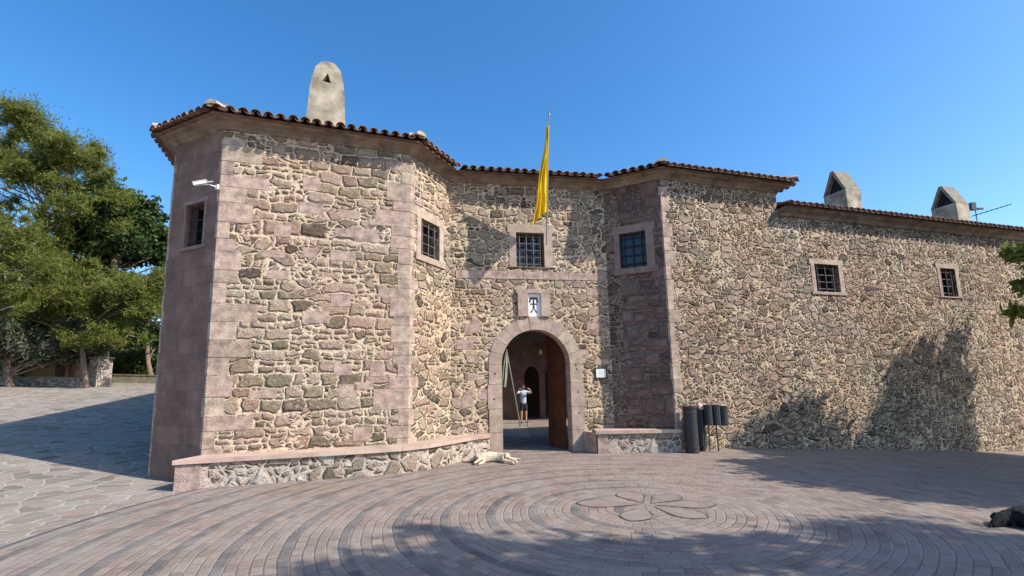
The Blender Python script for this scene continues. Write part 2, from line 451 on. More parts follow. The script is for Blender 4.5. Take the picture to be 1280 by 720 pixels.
def plaza_material():
    """concentric courses of pink paving bricks with darker grey rings, laid round the flower"""
    m = NT('ring_brick_paving')
    pos = m.n('ShaderNodeTexCoord').outputs['Object']
    wob = m.vmath('SCALE', m.vmath('SUBTRACT', m.noise(pos, 1.3, 3, 0.5, True), (0.5, 0.5, 0.5)))
    wob.node.inputs['Scale'].default_value = 0.07
    p = m.vmath('SUBTRACT', m.vmath('ADD', pos, wob), (CX, CY, 0))
    s = m.n('ShaderNodeSeparateXYZ'); m.l(p, s.inputs[0])
    x, y = s.outputs[0], s.outputs[1]
    r = m.math('SQRT', m.math('ADD', m.math('MULTIPLY', x, x), m.math('MULTIPLY', y, y)))
    th = m.math('ARCTAN2', y, x)
    PER = 0.545; ROW = PER / 5
    r0 = m.math('SUBTRACT', r, 0.83 - ROW / 2)
    rowf = m.math('DIVIDE', r0, ROW)
    row = m.math('FLOOR', rowf)
    rr = m.math('ADD', m.math('MULTIPLY', m.math('ADD', row, 0.5), ROW), 0.83 - ROW / 2)
    # number of bricks in this course (whole), so that the course closes
    nb = m.math('MAXIMUM', m.math('FLOOR', m.math('MULTIPLY', rr, 2 * math.pi / 0.215)), 8)
    t = m.math('ADD', m.math('DIVIDE', th, 2 * math.pi), 0.5)
    uf = m.math('MULTIPLY', m.math('FRACT', m.math('ADD', t, m.math('MULTIPLY', row, 0.1371))), nb)
    bi = m.math('FLOOR', uf)
    fu = m.math('FRACT', uf); fr = m.math('FRACT', rowf)
    eu = m.math('MULTIPLY', m.math('MINIMUM', fu, m.math('SUBTRACT', 1, fu)), 0.215)
    er = m.math('MULTIPLY', m.math('MINIMUM', fr, m.math('SUBTRACT', 1, fr)), ROW)
    e = m.math('MINIMUM', eu, er)
    cb = m.n('ShaderNodeCombineXYZ'); m.l(row, cb.inputs[0]); m.l(bi, cb.inputs[1])
    wn = m.n('ShaderNodeTexWhiteNoise', noise_dimensions='2D'); m.l(cb.outputs[0], wn.inputs[0])
    pink = m.ramp(wn.outputs[0], [(0, (0.20, 0.155, 0.13)), (0.25, (0.265, 0.205, 0.17)), (0.6, (0.315, 0.248, 0.205)), (0.85, (0.29, 0.24, 0.20)), (1, (0.25, 0.18, 0.145))])
    grey = m.ramp(wn.outputs[0], [(0, (0.115, 0.11, 0.105)), (0.5, (0.145, 0.138, 0.13)), (1, (0.175, 0.165, 0.155))])
    ringf = m.math('FRACT', m.math('DIVIDE', m.math('ADD', row, 0.5), 5.0))
    isring = m.math('LESS_THAN', ringf, 0.2)
    # rings strong in the west, pale in the east: light and view put into colour
    fade = m.mr(m.math('ADD', m.math('COSINE', m.math('ADD', th, 0.25)), m.mr(m.noise(pos, 0.8, 3), 0.3, 0.7, -0.35, 0.35)), -0.5, 0.4, 1.0, 0.15, True)
    inside = m.math('LESS_THAN', r, 7.4)
    rg = m.math('MULTIPLY', m.math('MULTIPLY', isring, fade), inside)
    c = m.mix(rg, pink, grey)
    jn = m.mr(m.noise(pos, 6, 3), 0.3, 0.7, 0.003, 0.011)
    mask = m.mr(m.math('SUBTRACT', e, jn), -0.003, 0.005)
    dirt = m.noise(pos, 1.2, 5, 0.6)
    c = m.mix(m.mr(m.noise(pos, 26, 5, 0.7), 0.4, 0.7, 0, 0.5), c, m.mix(1.0, c, (0.68, 0.67, 0.66), 'MULTIPLY'))
    c = m.mix(m.mr(dirt, 0.4, 0.68, 0, 0.5), c, (0.30, 0.265, 0.235))
    c = m.mix(m.mr(mask, 0, 1, 0.4, 1), m.mix(m.mr(m.noise(pos, 2.0, 3), 0.45, 0.6), (0.17, 0.14, 0.125), (0.34, 0.30, 0.26)), c)
    c = m.mix(m.mr(m.noise(pos, 0.7, 6, 0.7), 0.52, 0.66, 0, 0.45), c, m.mix(1.0, c, (0.72, 0.70, 0.68), 'MULTIPLY'))
    c = m.mix(m.mr(m.noise(pos, 3.3, 6, 0.75), 0.60, 0.68, 0, 0.5), c, m.mix(1.0, c, (0.62, 0.58, 0.54), 'MULTIPLY'))
    c = m.mix(m.mr(m.noise(pos, 9, 4, 0.7), 0.66, 0.71, 0, 0.6), c, (0.42, 0.37, 0.31))
    m.base(c)
    h = m.math('ADD', m.math('MULTIPLY', mask, 0.7), m.math('MULTIPLY', m.noise(pos, 30, 5, 0.7), 0.6))
    h = m.math('ADD', h, m.math('MULTIPLY', m.noise(pos, 1.6, 4, 0.6), 3.5))
    h = m.math('ADD', h, m.math('MULTIPLY', wn.outputs[0], 0.35))
    m.bump(h, 0.8, 0.012)
    m.b.inputs['Roughness'].default_value = 0.8
    return m.m

def grid_ground():
    xs = sorted(set([-600, -300, -150, -90, -60] + [round(-45 + i * 0.75, 3) for i in range(int(75 / 0.75) + 1)] + [40, 60, 100, 200, 600]))
    ys = sorted(set([-400, -150, -60, -30, -15] + [round(-8 + i * 0.75, 3) for i in range(int(50 / 0.75) + 1)] + [50, 70, 110, 200, 400, 1200]))
    mb = MB(); n = len(xs)
    vs_ = [(x, y, g(x, y)) for y in ys for x in xs]
    me = bpy.data.meshes.new('ground')
    fs = [(j * n + i, j * n + i + 1, (j + 1) * n + i + 1, (j + 1) * n + i) for j in range(len(ys) - 1) for i in range(n - 1)]
    me.from_pydata(vs_, [], fs)
    me.polygons.foreach_set('use_smooth', [True] * len(fs))
    me.materials.append(ground_material())
    o = bpy.data.objects.new('ground', me); col.objects.link(o)
    tag(o, 'pale crazy paving rising to the trees on the left', kind='structure')
grid_ground()

def plaza():
    NA, NR = 240, 72
    vs_ = []; fs = []
    for j in range(NR + 1):
        for i in range(NA):
            a = 2 * math.pi * i / NA
            deg = math.degrees(a)
            if 97 <= deg <= 236: Rm = 7.15
            elif deg < 97 and deg > 90: Rm = 7.15 + (97 - deg) / 7 * 18
            elif 236 < deg < 256: Rm = 7.15 + (deg - 236) / 20 * 14
            else: Rm = 25
            rr = Rm * (j / NR)
            x, y = CX + rr * math.cos(a), CY + rr * math.sin(a)
            vs_.append((x, y, g(x, y) + 0.012))
    for j in range(NR):
        for i in range(NA):
            k = (i + 1) % NA
            fs.append((j * NA + i, (j + 1) * NA + i, (j + 1) * NA + k, j * NA + k))
    # outer skirt, a thin kerbless edge
    b = len(vs_)
    for i in range(NA):
        v = vs_[NR * NA + i]; vs_.append((v[0], v[1], v[2] - 0.1))
    for i in range(NA):
        k = (i + 1) % NA
        fs.append((NR * NA + i, b + i, b + k, NR * NA + k))
    me = bpy.data.meshes.new('plaza')
    me.from_pydata(vs_, [], fs); me.polygons.foreach_set('use_smooth', [True] * len(fs))
    me.materials.append(plaza_material())
    o = bpy.data.objects.new('plaza_paving', me); col.objects.link(o)
    tag(o, 'pink brick paving laid in rings round a stone flower', kind='structure')
plaza()

def flower():
    fx, fy = 1.72, 6.6
    slab = MB(); line = MB()
    pet = [(98, 0.78), (45, 0.74), (-2, 0.84), (-52, 0.80), (-118, 0.76), (168, 0.86)]
    n = 22
    for ang, L in pet:
        a = R(ang); d = Vector((math.cos(a), math.sin(a), 0)); q = Vector((-d.y, d.x, 0))
        ptsL = []
        for i in range(n + 1):
            t = i / n
            wd = 0.20 * math.sin(math.pi * t ** 1.25) ** 0.8 * (0.35 + 0.65 * t) / 0.8 if 0 < t < 1 else 0
            ptsL.append((t, wd))
        out = [Vector((fx, fy, 0)) + d * (0.10 + (L - 0.04) * t) + q * wd for t, wd in ptsL] + [Vector((fx, fy, 0)) + d * (0.10 + (L - 0.04) * t) - q * wd for t, wd in ptsL[::-1][1:-1]]
        zb = 0.018
        slab.quad([(p.x, p.y, zb) for p in out[::-1]] if False else [(p.x, p.y, zb) for p in out][::-1], [(p.x, p.y) for p in out])
        m = len(out); c = Vector((fx, fy, 0)) + d * (0.06 + L * 0.55)
        for i in range(m):
            if (i * 7 + int(ang)) % 17 == 0: continue
            p0, p1 = out[i], out[(i + 1) % m]
            def o2(p, k):
                v = (p - c); return c + v * (1 + k / max(0.1, v.length))
            w_ = 0.009 + 0.004 * math.sin(i * 0.7 + ang)
            A = [o2(p0, -0.002), o2(p0, w_), o2(p1, w_), o2(p1, -0.002)]
            line.quad([(p.x, p.y, 0.024) for p in A][::1])
    root = slab.build('flower_petal_slabs', simple('petal_stone', (0.255, 0.205, 0.175), 0.85, var=0.15, nscale=5, bump=0.3, island=0.08))
    root.name = 'flower_inlay'
    line.build('petal_outline', simple('dark_joint', (0.07, 0.06, 0.055), 0.9), root)
    tag(root, 'six petalled stone flower set in the brick paving', kind='structure')
flower()

# ---------------------------------------------------------------- the fortified gatehouse
A_ = Vector((-6.95, 9.40)); B_ = Vector((-5.55, 8.75)); C_ = Vector((-2.15, 9.95)); D_ = Vector((-1.47, 11.40))
E_ = Vector((2.48, 12.13)); F_ = Vector((3.80, 11.50)); G_ = Vector((7.30, 12.57)); H_ = Vector((21.0, 16.76))
A3 = Vector((-13.5, 27.3)); L_ = Vector((-8.0, 27.5)); K_ = Vector((-4.5, 16.3)); G2 = Vector((6.25, 16.25))
ZT = 6.85
def V3(p, z): return Vector((p[0], p[1], z))

def wall(mb, P, Q, z0, z1, holes=(), u0=0.0, depth=0.30, reveal=None):
    """rubble face from P to Q (outside on the right of travel) with rectangular holes (ua,ub,za,zb) and reveals"""
    d = (Q - P); L = d.length; d = d / L; n = Vector((d.y, -d.x))
    us = sorted(set([0, L] + [h[0] for h in holes] + [h[1] for h in holes]))
    zs = sorted(set([z0, z1] + [h[2] for h in holes] + [h[3] for h in holes]))
    def pt(u, z, k=0.0): q = P + d * u - n * k; return (q.x, q.y, z)
    for i in range(len(us) - 1):
        for j in range(len(zs) - 1):
            cu, cz = (us[i] + us[i + 1]) / 2, (zs[j] + zs[j + 1]) / 2
            if any(h[0] < cu < h[1] and h[2] < cz < h[3] for h in holes): continue
            a, b, c, e = us[i], us[i + 1], zs[j], zs[j + 1]
            mb.quad([pt(a, c), pt(b, c), pt(b, e), pt(a, e)], [(u0 + a, c), (u0 + b, c), (u0 + b, e), (u0 + a, e)])
    rv = reveal or mb
    for h in holes:
        a, b, c, e = h[:4]
        if len(h) > 4: continue
        for q in (([(a, c, 0), (a, e, 0), (a, e, depth), (a, c, depth)]), ([(b, e, 0), (b, c, 0), (b, c, depth), (b, e, depth)]),
                  ([(a, e, 0), (b, e, 0), (b, e, depth), (a, e, depth)]), ([(b, c, 0), (a, c, 0), (a, c, depth), (b, c, depth)])):
            rv.quad([pt(*k) for k in q], [(k[0] + k[2], k[1] + k[2]) for k in q])

gate = empty('gatehouse', (0.6, 11.8, 0))
tag(gate, 'tall rubble stone gatehouse with two angled towers and an arched gateway', 'building')
def gp(mb, name, mat, parent=None, **k):
    o = mb.build(name, mat, None, **k)
    if parent is None or parent is gate: keep(o, gate)
    else:
        o.parent = parent; o.matrix_parent_inverse = parent.matrix_world.inverted() if False else Matrix()
        # parent already sits in world space through its own inverse, so reuse identity
    return o

LBC = (C_ - B_).length; LCD = (D_ - C_).length; LDE = (E_ - D_).length; LEF = (F_ - E_).length; LFG = (G_ - F_).length
LAB = (B_ - A_).length
ARC_U = 2.07; ARC_R = 0.86; ARC_S = 2.11
WINS = []   # (P,Q,ua,ub,za,zb,style)
rev = MB()
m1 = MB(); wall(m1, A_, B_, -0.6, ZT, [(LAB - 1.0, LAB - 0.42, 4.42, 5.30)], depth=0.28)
m2 = MB(); wall(m2, B_, C_, -0.6, ZT, u0=LAB)
m3 = MB(); wall(m3, C_, D_, -0.6, ZT, [(0.38, 1.10, 4.52, 5.36)], u0=20)
CW = (1.64, 2.36, 4.55, 5.44)
m3b = MB(); wall(m3b, D_, E_, -0.6, ZT, [CW, (ARC_U - ARC_R, ARC_U + ARC_R, -0.6, ARC_S + ARC_R, 1)], u0=20 + LCD)
# spandrels of the arch
dDE = (E_ - D_).normalized(); nDE = Vector((dDE.y, -dDE.x))
def de(u, z, k=0.0): q = D_ + dDE * u + nDE * k; return (q.x, q.y, z)
NA = 24
for i in range(NA):
    a0, a1 = math.pi * i / NA, math.pi * (i + 1) / NA
    p0 = (ARC_U + ARC_R * math.cos(a0), ARC_S + ARC_R * math.sin(a0)); p1 = (ARC_U + ARC_R * math.cos(a1), ARC_S + ARC_R * math.sin(a1))
    t = ARC_S + ARC_R
    m3b.quad([de(*p0), de(p0[0], t), de(p1[0], t), de(*p1)][::-1], [(20 + LCD + k[0], k[1]) for k in (p1, (p1[0], t), (p0[0], t), p0)])
dEF = (F_ - E_).normalized(); X_ = E_ + dEF * 0.34
m4 = MB(); wall(m4, E_, X_, -0.6, ZT, u0=31)
m4b = MB(); wall(m4b, X_, F_, -0.6, ZT, [(0.02, 0.68, 4.50, 5.42)], u0=31.34)
m5 = MB(); wall(m5, F_, G_, -0.8, ZT, u0=31 + LEF)
m6 = MB(); wall(m6, G_, G2, 5.6, ZT, u0=40); wall(m6, G2, Vector((3.2, 16.3)), -0.6, 6.2, u0=50)
wall(m6, Vector((-1.2, 16.3)), K_, -0.6, 6.2, u0=60); wall(m6, Vector((3.2, 16.3)), Vector((-1.2, 16.3)), 3.12, 6.2, u0=60)
wall(m6, K_, L_, -0.6, 6.2, u0=70); wall(m6, L_, A3, -0.6, ZT, u0=80); wall(m6, A3, A_, -0.6, ZT, u0=100)
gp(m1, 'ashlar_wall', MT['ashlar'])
gp(m2, 'tower_wall', MT['rubble'])
gp(m3, 'tower_side_wall', MT['rubble_curtain'])
gp(m3b, 'entrance_wall', MT['rubble_curtain'])
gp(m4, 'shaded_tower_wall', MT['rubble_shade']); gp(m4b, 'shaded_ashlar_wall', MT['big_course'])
gp(m5, 'tower_wall', MT['rubble_wing'])
gp(m6, 'rear_wall', MT['rubble'])
# vaulted passage behind the arch
ps = MB()
jl, jr = Vector(de(ARC_U - ARC_R, 0)[:2]), Vector(de(ARC_U + ARC_R, 0)[:2])
def off(p, k): return p - nDE * k
il, ir = off(jl, 0.35), off(jr, 0.35)
bl, br = Vector((-1.2, 16.3)), Vector((3.2, 16.3))
wl0, wr0 = off(jl - dDE * 0.55, 0.35), off(jr + dDE * 0.75, 0.35)
def vq(mb, P, Q, z0, z1): mb.quad([(P.x, P.y, z0), (Q.x, Q.y, z0), (Q.x, Q.y, z1), (P.x, P.y, z1)], [(0, z0), ((Q - P).length, z0), ((Q - P).length, z1), (0, z1)])
vq(ps, bl, wl0, -0.3, 3.12); vq(ps, wl0, off(jl, 0.35), -0.3, 3.12)
vq(ps, off(jr, 0.35), wr0, -0.3, 3.12); vq(ps, wr0, br, -0.3, 3.12)
ps.quad([V3(wl0, 3.12), V3(bl, 3.12), V3(br, 3.12), V3(wr0, 3.12)])
# lunette above the inner door frame
for i in range(NA):
    a0, a1 = math.pi * i / NA, math.pi * (i + 1) / NA
    p0 = (ARC_U + ARC_R * math.cos(a0), ARC_S + ARC_R * math.sin(a0)); p1 = (ARC_U + ARC_R * math.cos(a1), ARC_S + ARC_R * math.sin(a1))
    ps.quad([de(*p0, -0.352), de(*p1, -0.352), de(p1[0], 3.12, -0.352), de(p0[0], 3.12, -0.352)])
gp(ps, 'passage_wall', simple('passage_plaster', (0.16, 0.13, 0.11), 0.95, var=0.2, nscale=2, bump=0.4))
# arch surround: jamb blocks and voussoirs
ar = MB()
def block_poly(mb, pts, k0, k1):
    """pts ccw in (u,z); extruded from depth k0 (outer) to k1 (inner)"""
    f = [de(u, z, k0) for u, z in pts]; b = [de(u, z, k1) for u, z in pts]
    mb.quad(f)
    for i in range(len(pts)):
        j = (i + 1) % len(pts)
        mb.quad([f[i], b[i], b[j], f[j]])
OR = 1.17
gap = 0.004
for s in (-1, 1):
    z = -0.1
    hs = [0.62, 0.55, 0.58, 0.46]
    tot = sum(hs); hs = [h * (ARC_S + 0.1) / tot for h in hs]
    for k, h in enumerate(hs):
        ow = OR + (0.0 if k % 2 else 0.03)
        a, b = ARC_U + s * (ARC_R - 0.006), ARC_U + s * ow
        a, b = min(a, b), max(a, b)
        block_poly(ar, [(a, z + gap), (b, z + gap), (b, z + h - gap), (a, z + h - gap)], 0.02, -0.36)
        z += h
NV = 11
for k in range(NV):
    a0 = math.pi * k / NV + 0.004; a1 = math.pi * (k + 1) / NV - 0.004
    pts = []
    for t in range(4): a = a0 + (a1 - a0) * t / 3; pts.append((ARC_U + OR * math.cos(a), ARC_S + OR * math.sin(a)))
    for t in range(4): a = a1 + (a0 - a1) * t / 3; pts.append((ARC_U + (ARC_R - 0.006) * math.cos(a), ARC_S + (ARC_R - 0.006) * math.sin(a)))
    block_poly(ar, pts, 0.02 + (0.008 if k == NV // 2 else 0), -0.36)
arch = gp(ar, 'arch_surround', MT['trim'])
bevel(arch, 0.008)
# fixing holes in the right jamb: dark discs, the shade inside put into their colour
for (u, z) in ((ARC_U + 1.02, 1.98), (ARC_U + 1.03, 1.42), (ARC_U + 1.04, 0.92), (ARC_U + 1.0, 2.08), (ARC_U - 1.05, 1.3), (ARC_U - 1.02, 1.9)):
    p = Vector(de(u, z, 0.024)); q = Vector(de(u, z, 0.005)); fh = MB(); fh.tube([q, p], 0.022, 8); gp(fh, 'jamb_hole', MT['dark'])
# wooden door leaf, open inward
dr = MB()
hinge = Vector(de(ARC_U + ARC_R - 0.02, 0, -0.42)[:2]); tipd = Vector((1.04, 12.90)) - hinge; tipd = Vector((-0.36, 0.80)).normalized()
nd = Vector((-tipd.y, tipd.x))
W = 0.86
for k in range(5):
    p0 = hinge + tipd * (W * k / 5 + 0.003); p1 = hinge + tipd * (W * (k + 1) / 5 - 0.003)
    top0 = ARC_S + math.sqrt(max(0.02, ARC_R ** 2 - (ARC_R - W * k / 5) ** 2)) - 0.02 if False else ARC_S + 0.82
    dr.prism([tuple(p0), tuple(p1), tuple(p1 + nd * 0.05), tuple(p0 + nd * 0.05)], 0.02, ARC_S + ARC_R * math.sin(math.acos(min(1, abs(1 - (k + 0.5) / 5)))) - 0.03)
door = gp(dr, 'door', MT['wood'])
for z in (0.35, 1.15, 1.95, 2.3):
    rl = MB(); p0 = hinge + tipd * 0.03 + nd * 0.052; p1 = hinge + tipd * (W - 0.03) + nd * 0.052
    rl.prism([tuple(p0), tuple(p1), tuple(p1 + nd * 0.03), tuple(p0 + nd * 0.03)], z, z + 0.12)
    gp(rl, 'door_rail', MT['wood'], door)
rg = MB()
c = hinge + tipd * (W - 0.12) + nd * 0.06
rg.tube([V3(c + nd * 0.02 + Vector((math.cos(t), 0)) * 0 + tipd * 0.05 * math.cos(t), 1.15 + 0.05 * math.sin(t)) for t in [2 * math.pi * i / 12 for i in range(13)]], 0.008, 6, False)
gp(rg, 'door_ring', MT['iron'], door)

# dressed blocks at the corners
def quoins(mb, Cn, d1, d2, z0, z1, a=(0.3, 0.65), b=(0.3, 0.65), proud=0.012, seed=1, hrange=(0.18, 0.42)):
    """d1, d2: unit plan directions leading away from the corner along both faces (d1 to the left face)"""
    rnd = random.Random(seed)
    n1 = Vector((-d1.y, d1.x)); n2 = Vector((d2.y, -d2.x))
    z = z0; k = 0
    while z < z1 - 0.1:
        h = min(rnd.uniform(*hrange), z1 - z)
        la = rnd.uniform(*a) * (1.0 if k % 2 else 0.55); lb = rnd.uniform(*b) * (0.55 if k % 2 else 1.0)
        if rnd.random() < 0.2: la *= 0.6; lb *= 0.5
        pr = proud * 0.5 + rnd.uniform(-0.003, 0.004)
        bis = (n1 + n2); bis = bis / (1 + n1.dot(n2))
        o_ = Cn + bis * pr; i_ = Cn - bis * 0.04
        poly = [Cn + d1 * la + n1 * pr, o_, Cn + d2 * lb + n2 * pr, Cn + d2 * lb - n2 * 0.04, i_, Cn + d1 * la - n1 * 0.04]
        j = rnd.uniform(-0.006, 0.006)
        mb.prism([tuple(p) for p in poly], z + 0.006, z + h - 0.006)
        z += h; k += 1
u = lambda P, Q: (Q - P).normalized()
def addq(*a_, **k_):
    q = MB(); quoins(q, *a_, **k_); o = gp(q, 'quoin_stack', MT['block']); bevel(o, 0.02, 3); return o
addq(B_, u(B_, A_), u(B_, C_), -0.2, 6.5, a=(0.05, 0.09), b=(0.35, 0.85), seed=3)
addq(C_, u(C_, B_), u(C_, D_), -0.2, 6.5, a=(0.3, 0.75), b=(0.18, 0.36), seed=5)
addq(F_, u(F_, E_), u(F_, G_), -0.2, 6.5, a=(0.04, 0.07), b=(0.14, 0.40), seed=8, hrange=(0.3, 0.5))
addq(A_, u(A_, A3), u(A_, B_), -0.2, 6.5, a=(0.3, 0.5), b=(0.05, 0.1), seed=9)

# flush dressed stones scattered in the tower faces
def face_blocks(P, Q, items, proud=0.006, name='dressed_stone'):
    d = (Q - P).normalized(); n = Vector((d.y, -d.x))
    for (u_, z_, w_, h_) in items:
        mb = MB()
        p0 = P + d * (u_ - w_ / 2); p1 = P + d * (u_ + w_ / 2)
        mb.prism([tuple(p0 + n * proud), tuple(p1 + n * proud), tuple(p1 - n * 0.03), tuple(p0 - n * 0.03)][::1], z_ - h_ / 2, z_ + h_ / 2)
        o = gp(mb, name, MT['block']); bevel(o, 0.022, 3)
rb = random.Random(12)
its = []
for z in [0.75, 1.15, 1.6, 2.05, 2.5, 2.95, 3.4, 3.85, 4.3, 4.75, 5.2, 5.7]:
    for uu in (0.95, 1.7, 2.35, 2.9):
        if rb.random() < 0.30: its.append((uu + rb.uniform(-0.2, 0.2), z + rb.uniform(-0.08, 0.08), rb.uniform(0.25, 0.5), rb.uniform(0.14, 0.28)))
face_blocks(B_, C_, its)
# band of flat stones under the sill
its = []; x = 0.12
while x < LDE - 0.2:
    w_ = rb.uniform(0.4, 0.8); w_ = min(w_, LDE - 0.05 - x)
    its.append((x + w_ / 2, 4.33, w_ - 0.012, 0.19)); x += w_
face_blocks(D_, E_, its, 0.012, 'string_course')
# a few dressed stones in the entrance wall
its = []
for _ in range(16):
    uu = rb.choice([0.35, 0.6, 0.8, 3.35, 3.6, 3.75]); its.append((uu + rb.uniform(-.08, .08), rb.uniform(0.6, 4.0), rb.uniform(0.2, 0.42), rb.uniform(0.12, 0.24)))
its = [i for k, i in enumerate(its) if not any(abs(i[0] - j[0]) < (i[2] + j[2]) / 2 and abs(i[1] - j[1]) < (i[3] + j[3]) / 2 for j in its[:k])]
face_blocks(D_, E_, its)

# ---- windows
def window(P, Q, ua, ub, za, zb, parent, depth=0.25, sw=(0.2, 0.2, 0.24, 0.2), nv=3, nh=4, pane='pane', flat=False, mk=None, label=None, gridmat='iron', gk=0.05, trim='trim'):
    d = (Q - P).normalized(); n = Vector((d.y, -d.x))
    mk = mk or gp
    def pp(u_, k): q = P + d * u_ + n * k; return (q.x, q.y)
    s = MB(); pr = 0.014; e = 0.004
    def slab(a, b, c_, d_, pr_=pr, k1=-0.1):
        s.prism([pp(a, pr_), pp(b, pr_), pp(b, k1), pp(a, k1)], c_, d_)
    l, r_, t, b_ = sw
    if l: slab(ua - l, ua - e + 0.002, za, zb)
    if r_: slab(ub + e - 0.002, ub + r_, za, zb)
    slab(ua - l - 0.04, ub + r_ + 0.04, zb + 0.002, zb + t)
    slab(ua - l - 0.05, ub + r_ + 0.05, za - b_, za - 0.002, pr + 0.02)
    wn = mk(s, 'window', MT[trim], parent)
    bevel(wn, 0.01)
    if label: wn['label'] = label
    p = MB()
    p.prism([pp(ua - .02, -depth + 0.004), pp(ub + .02, -depth + 0.004), pp(ub + .02, -depth - 0.02), pp(ua - .02, -depth - 0.02)], za - .02, zb + .02)
    f = mk(p, 'pane', MT[pane], wn)
    fr = MB(); wf = 0.045
    for a, b, c_, d_ in ((ua, ua + wf, za, zb), (ub - wf, ub, za, zb), (ua + wf, ub - wf, za, za + wf), (ua + wf, ub - wf, zb - wf, zb), ((ua + ub) / 2 - .02, (ua + ub) / 2 + .02, za + wf, zb - wf)):
        fr.prism([pp(a, -depth + 0.04), pp(b, -depth + 0.04), pp(b, -depth + 0.006), pp(a, -depth + 0.006)], c_, d_)
    mk(fr, 'window_frame', MT['black'] if not flat else MT['bin2'], wn)
    gr = MB()
    for i in range(nv):
        uu = ua + (ub - ua) * (i + 0.5) / nv
        q = pp(uu, -gk); gr.tube([(q[0], q[1], za - 0.01), (q[0], q[1], zb + 0.01)], 0.013, 6)
    for i in range(nh):
        zz = za + (zb - za) * (i + 0.5) / nh
        a, b = pp(ua - 0.01, -gk - 0.02), pp(ub + 0.01, -gk - 0.02)
        gr.tube([(a[0], a[1], zz), (b[0], b[1], zz)], 0.012, 6)
    mk(gr, 'grille', MT[gridmat], wn)
    return wn
MT['iron_pale'] = simple('weathered_grille_iron', (0.17, 0.145, 0.13), 0.7, 0.2, var=0.25, nscale=20)
window(A_, B_, LAB - 1.0, LAB - 0.42, 4.42, 5.30, gate, sw=(0.05, 0.05, 0.08, 0.07), trim='trim_dark', nv=3, nh=4, label='narrow barred window in the shaded side of the left tower')
window(C_, D_, 0.38, 1.10, 4.52, 5.36, gate, sw=(0.15, 0.17, 0.2, 0.14), nv=3, nh=4, gridmat='iron_pale', label='barred window in the sunlit side of the left tower')
window(D_, E_, CW[0], CW[1], CW[2], CW[3], gate, sw=(0.18, 0.22, 0.22, 0.01), nv=4, nh=5, gridmat='iron_pale', label='barred window above the gateway behind the flag')
window(E_, F_, 0.36, 1.02, 4.50, 5.42, gate, depth=0.12, sw=(0.12, 0.0, 0.2, 0.16) if False else (0.14, 0.2, 0.2, 0.16), nv=3, nh=4, pane='pane_blue', gk=0.03, trim='trim_dark', label='blue glazed barred window in the shaded tower face')

# ---- cornice and tiled eaves
def mitre(path, k, closed=False):
    """offset an open path outward (to the right of travel) by k"""
    out = []
    N = len(path)
    for i, p in enumerate(path):
        if i == 0: d = (path[1] - p).normalized(); out.append(p + Vector((d.y, -d.x)) * k); continue
        if i == N - 1: d = (p - path[i - 1]).normalized(); out.append(p + Vector((d.y, -d.x)) * k); continue
        d0 = (p - path[i - 1]).normalized(); d1 = (path[i + 1] - p).normalized()
        n0 = Vector((d0.y, -d0.x)); n1 = Vector((d1.y, -d1.x))
        out.append(p + (n0 + n1) / (1 + n0.dot(n1)) * k)
    return out

def cornice(path, ztop, parent, mk=gp, profile=((0.0, -0.17), (0.03, -0.16), (0.045, -0.13), (0.14, -0.065), (0.25, -0.045), (0.26, -0.015), (0.0, -0.015)), mat='cornice'):
    mb = MB()
    offs = [mitre(path, k + 0.002) for k, _ in profile]
    for i in range(len(path) - 1):
        for j in range(len(profile) - 1):
            a, b = offs[j][i], offs[j][i + 1]; c_, d_ = offs[j + 1][i + 1], offs[j + 1][i]
            mb.quad([V3(a, ztop + profile[j][1]), V3(b, ztop + profile[j][1]), V3(c_, ztop + profile[j + 1][1]), V3(d_, ztop + profile[j + 1][1])])
    for i in (0, len(path) - 1):
        mb.quad([V3(offs[j][i], ztop + profile[j][1]) for j in range(len(profile))])
    return mk(mb, 'cornice', MT[mat], parent)

